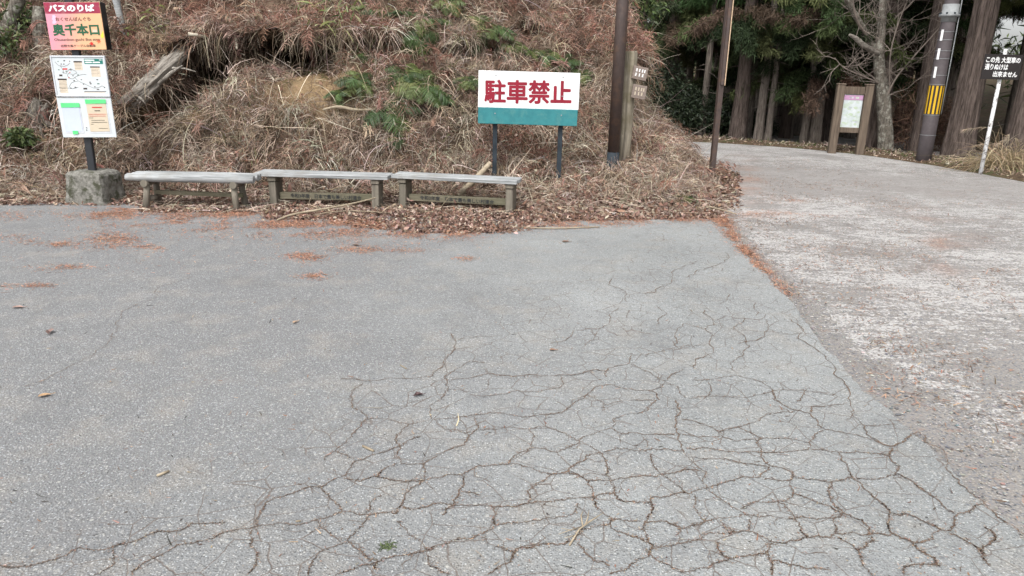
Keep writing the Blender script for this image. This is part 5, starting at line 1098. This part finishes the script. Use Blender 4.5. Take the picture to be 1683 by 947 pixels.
g = dp(1512, 250, 17.9); cedar(g.x, 17.9, 2, 0, 1, 1.3, 'slim pale cedar trunk directly behind the utility pole', None, big[1])
g = dp(1664, 270, 15.3); cedar(g.x, 15.3, 2, 0, 1, 2.3, 'cedar trunk behind the pampas grass, right of the black warning sign', None, big[2])
g = dp(1430, 245, 18.6); cedar(g.x, 18.6, 0, 2, 1.3, .9, 'dark cedar trunk between the map board and the bare tree', None)
spec = [(1211, 20.2, 3, 2, 1.0, 'cedar trunk right of the square steel pole, branches starting low'), (1251, 23.5, 0, 1, .9, 'slender cedar left of the tilted pair of trunks'), (1290, 21.5, 1, 0, 1.0, 'green leaved cedar with low drooping sprays in front of the forest'),
        (1338, 19.6, 3, 1, 1.0, 'thin cedar left of the map board, first of a close pair'), (1350, 20.6, 1, 0, .95, 'cedar just behind the thin one beside the map board'), (1308, 25, 0, 1, .9, 'young cedar far back between the green leaved one and the close pair'),
        (1140, 24, 2, 0, 1.0, 'dark cedar behind the dark shrubs, left of the square pole'), (1168, 27, 0, 1, 1.0, 'cedar whose trunk shows just left of the square pole'), (1095, 22.5, 3, 2, 1.0, 'cedar rising behind the red bracken clump'), (1062, 25, 0, 0, 1.0, 'cedar standing behind the wooden signpost'), (1395, 22, 3, 1, 1.0, 'cedar behind the map board'), (1475, 21, 3, 0, 1.0, 'cedar behind the bare lichened tree'), (1545, 21, 0, 1, 1, 'cedar seen between the pale trunk and the thickest trunk'), (1652, 22.5, 2, 1, .8, 'thin cedar showing above the black warning sign')]
spec += [(1228, 21.0, None, 1, .7, 'bare thin trunk just right of the low branched cedar'), (1246, 19.7, None, 1, .75, 'thin trunk standing left of the slender cedar'), (1262, 19.6, None, 1, .6, 'pole thin trunk right of the slender cedar'), (1276, 24.5, 0, 1, .8, 'thin cedar trunk left of the green leaved cedar'), (1297, 21.4, None, 1, .55, 'short dead pole like trunk right of the green leaved cedar'), (1321, 19.5, None, 1, .7, 'straight thin trunk left of the close pair'), (1366, 23, 0, 1, .9, 'thin trunk seen just left of the map board post'), (1194, 24, 2, 1, .8, 'thin trunk left of the low branched cedar'), (1152, 20.9, None, 1, .7, 'thin bare trunk just left of the square pole'), (1125, 25.5, 2, 1, .9, 'straight trunk rising from the dark shrubs'), (1106, 27, 2, 0, 1, 'far trunk above the shrubs by the spur')]
pos = []
for k, (px_, y, cr, tr, s_, lab) in enumerate(spec):
    x = dp(px_, 230, y).x; pos.append((x, y)); cedar(x, y, cr, tr, s_, k*1.9, lab)
random.seed(44); cnt = 0
for _ in range(4000):
    if cnt >= 62: break
    y = random.uniform(21, 52); px_ = random.uniform(985, 1800); x = dp(px_, 200, y).x
    if min((x-a)**2+(y-b)**2 for a, b in pos) < (1.5 if y < 30 else 2.3)**2: continue
    if 1600 < px_ < 1662 or 1285 < px_ < 1305: continue
    if not (np.linalg.norm(oc-np.array([x, y]), axis=1).min() > 1.5) or y < 21: continue
    pos.append((x, y)); cnt += 1
    cedar(x, y, random.choice((0, 2, 2, 2)), random.choice((0, 1, 1, 1)), random.uniform(.8, 1.15), random.random()*6, 'one of the dark cedars standing deep in the forest', 'deep forest cedars')
# more to the right, outside the picture's edge, so the wood goes on
for k, (x, y) in enumerate(((13.5, 12.5), (14.6, 15.5), (12.8, 9.5), (15, 11), (13.4, 18.5), (16.5, 18))):
    cedar(x, y, (0, 2)[k % 2], k % 3, 1.0, k*1.3, 'one of the dark cedars standing deep in the forest', 'deep forest cedars')
# far wooded slope
k_ = rng.integers(0, TV.shape[0]*6, 1); n = 42000
ii = rng.integers(0, no-1, n); t = rng.random(n); o_ = rng.uniform(30, 125, n)
bx, by, bz = (np.stack([np.interp(o_[j_], offs, TV[i_, :, a_]) for j_, i_ in enumerate(ii)]) for a_ in range(3))
P = np.stack([bx, by, bz], 1)+np.stack([rng.normal(size=n)*2, rng.normal(size=n)*2, rng.uniform(-.2, 4.0, n)], 1)
keep = (P[:, 1] > 25) & (P[:, 0] > -30); P = P[keep]; n = len(P)
v, q, c = strands(P, unit(rng.normal(size=(n, 3))+np.array([0, 0, -.2])), rng.uniform(.4, 1.1, n), rng.uniform(.08, .22, n), .3, palette(n, GRN, None, .25), 2, .2, shape=[.4, 1, .2])
tag(link('far_forest', np_mesh('far_forest', v, q, M['needle'], c)), 'dark wooded slope far behind the cedars', 'forest', kind='stuff')
# shrubs under the trees
SH = [(.026, .040, .020), (.038, .054, .028), (.055, .072, .042), (.018, .028, .015)]
for px_, y, zc, r3, lab in ((1108, 21.0, .75, (1.0, .8, .75), 'dark evergreen shrub against the foot of the spur'), (1148, 21.4, .75, (1.1, .9, .7), 'dark evergreen shrub behind the square pole'), (1182, 21.8, .7, (.8, .8, .65), 'dark evergreen shrub just right of the square pole'), (1225, 22.6, .45, (1.0, .8, .6), 'low dark shrub between two cedar trunks right of the square pole'), (1075, 21.2, 1.2, (.9, .8, 1.0), 'dark shrub showing through the gap beside the signpost')):
    x = dp(px_, 210, y).x; leafy('evergreen_shrub', (x, y, floor_z(x, y)+zc), r3, 7000, .10, SH, lab, 'shrub', group='evergreen shrubs under the cedars')
x = dp(1053, 40, 16.5).x; leafy('green_sapling', (x, 16.5, 3.1), (.55, .5, .8), 700, .11, [(.07, .10, .03), (.11, .15, .05), (.045, .07, .025)], 'leafy green sapling behind the brow of the spur', 'sapling')
for px_, y, zc, r3, lab in ((1487, 18.4, .9, (.55, .5, 1.0), 'tangle of reddish dead twigs right of the bare tree'), (1545, 18.6, .8, (.5, .4, .8), 'reddish dead bush between the utility pole and the thickest trunk')):
    x = dp(px_, 230, y).x; n = 1500; u = unit(rng.normal(size=(n, 3)))*rng.random((n, 1))**.5*np.array(r3)
    v, q, c = strands(u, unit(rng.normal(size=(n, 3))), rng.uniform(.1, .4, n), .012, .2, palette(n, [(.12, .07, .05), (.19, .12, .085), (.08, .055, .04)]), 3, .3); o = link('dead_bush', np_mesh('dead_bush', v, q, M['dry'], c)); o.location = (x, y, floor_z(x, y)+zc); tag(o, lab, 'bush', 'dead bushes beyond the road')
# ground cover in the wood
n = 26000; ii = rng.integers(0, no-1, n); tt = rng.random(n); o_ = np.where(rng.random(n) < .55, rng.uniform(.02, 1.3, n), rng.uniform(1, 12, n))
P = np.stack([np.array([np.interp(o_[j], offs, TV[i_, :, a]*(1-tt[j])+TV[i_+1, :, a]*tt[j]) for j, i_ in enumerate(ii)]) for a in range(3)], 1)
keep = (P[:, 1] > 8) & (P[:, 0] > -1); P = P[keep]; o_ = o_[keep]; n = len(P)
gr = (rng.random(n) < .28+.3*np.sin(P[:, 0]*2.1)*np.cos(P[:, 1]*1.3)) & (o_ > .3)
col = np.where(gr[:, None], palette(n, [(.09, .11, .04), (.13, .14, .06)]), palette(n, DRY[:3]+LEAF[:3]))
v, q, c = strands(P, unit(rng.normal(size=(n, 3))*.7+np.array([0, 0, .45])), rng.uniform(.05, .26, n)*np.where(o_ < .3, .5, 1), rng.uniform(.008, .022, n), .7, col, 3, .2)
tag(link('verge_grass', np_mesh('verge_grass', v, q, M['dry'], c)), 'dry grass and fallen leaves along the far verge of the road', 'grass', kind='stuff')
# pampas grass
pp = gp(1640, 283); pz = floor_z(pp.x+.3, pp.y+.2); pg = empty('pampas_grass', (pp.x+.25, pp.y+.25, pz), 0, 'arching straw coloured pampas grass behind the white signpost', 'pampas grass')
n = 900; v, q, c = strands(rng.normal(size=(n, 3))*np.array([.20, .13, .02]), unit(rng.normal(size=(n, 3))*np.array([.62, .4, .2])+np.array([-.05, -.12, .8])), rng.uniform(.6, 1.55, n), rng.uniform(.007, .014, n), rng.uniform(.45, 1.15, n), palette(n, [(.46, .37, .25), (.36, .28, .18), (.24, .19, .11)]), 6, .12, .12)
link('blades', np_mesh('blades', v, q, M['dry'], c), pg)
for k, (tx, tz) in enumerate(((1672, 232), (1655, 226), (1640, 236), (1600, 240), (1586, 213))):
    e = dp(tx, tz, pp.y+.2)-pg.location; e.z = dp(tx, tz, pp.y+.2).z-pz
    mb = MB(); mid = Vector((e.x*.45, e.y, e.z*.95+.12)); P = chaikin([(.05*k-.1, 0, 0), tuple(mid*.6), tuple(mid), tuple(e)], 2); mb.tube([Vector(a) for a in P], [.004]*len(P), 5); st_ = mb.build('stem', M['stick'], pg)
    n = 70; a_ = np.array(P[-6:]); s_ = rng.random(n)*(len(a_)-1); i0 = s_.astype(int); pt = a_[i0]+(a_[np.minimum(i0+1, len(a_)-1)]-a_[i0])*(s_-i0)[:, None]
    d_ = unit(a_[-1:]-a_[:1]); v, q, c = strands(pt, unit(d_+rng.normal(size=(n, 3))*.35), rng.uniform(.05, .12, n), .006, .5, palette(n, [(.42, .35, .26), (.30, .24, .17)]), 3, .1); link('plume', np_mesh('plume', v, q, M['dry'], c), st_)

# ------------------------------------------------------------------ bare lichened tree
ty = 17.75; tb = gp(1455, 250); random.seed(5)
bt = empty('bare_tree', (tb.x, ty, 0), 0, 'leafless tree with pale lichened bark and a broken branch beside the map board', 'tree')
def tp(px_, py_, dy=0): p = dp(px_, py_, ty+dy); return p-Vector((tb.x, ty, 0))
def limb(name, pts, rs, mat, jit=.12, n=14):
    P = chaikin([tuple(p) for p in pts], 2); mb = MB(); mb.tube([Vector(p) for p in P], list(np.interp(np.linspace(0, 1, len(P)), np.linspace(0, 1, len(rs)), rs)), n, jit); mb.build(name, mat, bt); return [Vector(p) for p in P]
L1 = limb('trunk', [tp(1456, 262), tp(1455, 235), tp(1453, 165), tp(1447, 125), tp(1443, 88), tp(1449, 50), tp(1452, 0), tp(1452, -70), tp(1460, -160)], [.24, .18, .16, .13, .115, .09, .078, .06, .03], M['lichen'])
L2 = limb('limb', [tp(1445, 96), tp(1430, 72), tp(1417, 44, -.2), tp(1391, 0, -.4), tp(1370, -50, -.6), tp(1350, -120, -.7)], [.10, .085, .07, .06, .045, .02], M['lichen'])
limb('broken_limb', [tp(1443, 88, -.05), tp(1420, 76, -.3), tp(1408, 64, -.4), tp(1396, 57, -.5)], [.075, .055, .05, .02], M['dead_wood'], .5)
L3_ = [limb('limb', [tp(1455, 165, -.1), tp(1470, 130, -.2), tp(1500, 95, -.3), tp(1545, 45, -.4)], [.03, .022, .016, .008], M['twig'], .1, 7), limb('limb', [tp(1450, 140), tp(1425, 128, -.3), tp(1385, 112, -.4), tp(1372, 95, -.5)], [.022, .018, .012, .006], M['twig'], .1, 7), limb('limb', [tp(1462, 140, -.2), tp(1462, 90, -.4), tp(1475, 40, -.5), tp(1500, -20, -.6)], [.02, .016, .012, .006], M['twig'], .1, 7), limb('limb', [tp(1447, 60, .1), tp(1470, 30, .2), tp(1500, 5, .2), tp(1530, -40, .2)], [.03, .025, .02, .01], M['twig'], .1, 7), limb('limb', [tp(1425, 60, -.2), tp(1405, 30, -.5), tp(1400, -20, -.6)], [.03, .022, .012], M['twig'], .1, 7)]
mb = MB()
def twig(p, d, L, r, dep):
    pts = [p]
    for k in range(4):
        d = (d+Vector((random.gauss(0, .22), random.gauss(0, .22), random.gauss(.05, .2)))).normalized(); pts.append(pts[-1]+d*L/4)
    mb.tube(pts, [r*(1-.18*k) for k in range(5)], 4, 0, 0, False)
    if dep:
        for _ in range(3): twig(random.choice(pts[1:]), (d+Vector((random.gauss(0, .7), random.gauss(0, .7), random.gauss(0, .6)))).normalized(), L*.62, r*.62, dep-1)
for Pl, cn in ((L1[int(len(L1)*.5):], 9), (L2, 15), (L3_[0], 11), (L3_[1], 9), (L3_[2], 9), (L3_[3], 9), (L3_[4], 8)):
    for _ in range(cn): twig(random.choice(Pl[2:]), Vector((random.gauss(0, .8), random.gauss(0, .6), random.gauss(.35, .5))).normalized(), random.uniform(.4, 1.0), .0105, 2)
mb.build('twigs', M['twig'], bt)

# ------------------------------------------------------------------ light
W_ = bpy.data.worlds.new('World'); S.world = W_; W_.use_nodes = True; nt = W_.node_tree; n = N(nt)
sky = n('ShaderNodeTexSky', sky_type='NISHITA', sun_disc=False, sun_elevation=rad(55), sun_rotation=rad(200), dust_density=4.0, ozone_density=1.0, air_density=1.0)
hs = n('ShaderNodeHueSaturation', ins={'Saturation': .12, 'Color': sky.outputs[0]})
bg = nt.nodes['Background']; nt.links.new(hs.outputs[0], bg.inputs[0]); bg.inputs[1].default_value = .15
sl = bpy.data.lights.new('sun', 'SUN'); sl.energy = 1.2; sl.angle = rad(25); sl.color = (1, .97, .93)
so = bpy.data.objects.new('sun', sl); COL.objects.link(so)
az, el = rad(200), rad(55); dv = Vector((math.sin(az)*math.cos(el), math.cos(az)*math.cos(el), math.sin(el)))
so.rotation_euler = dv.to_track_quat('Z', 'Y').to_euler()
S.view_settings.view_transform = 'Standard'; S.view_settings.look = 'None'; S.view_settings.exposure = 0.9; S.view_settings.gamma = 1
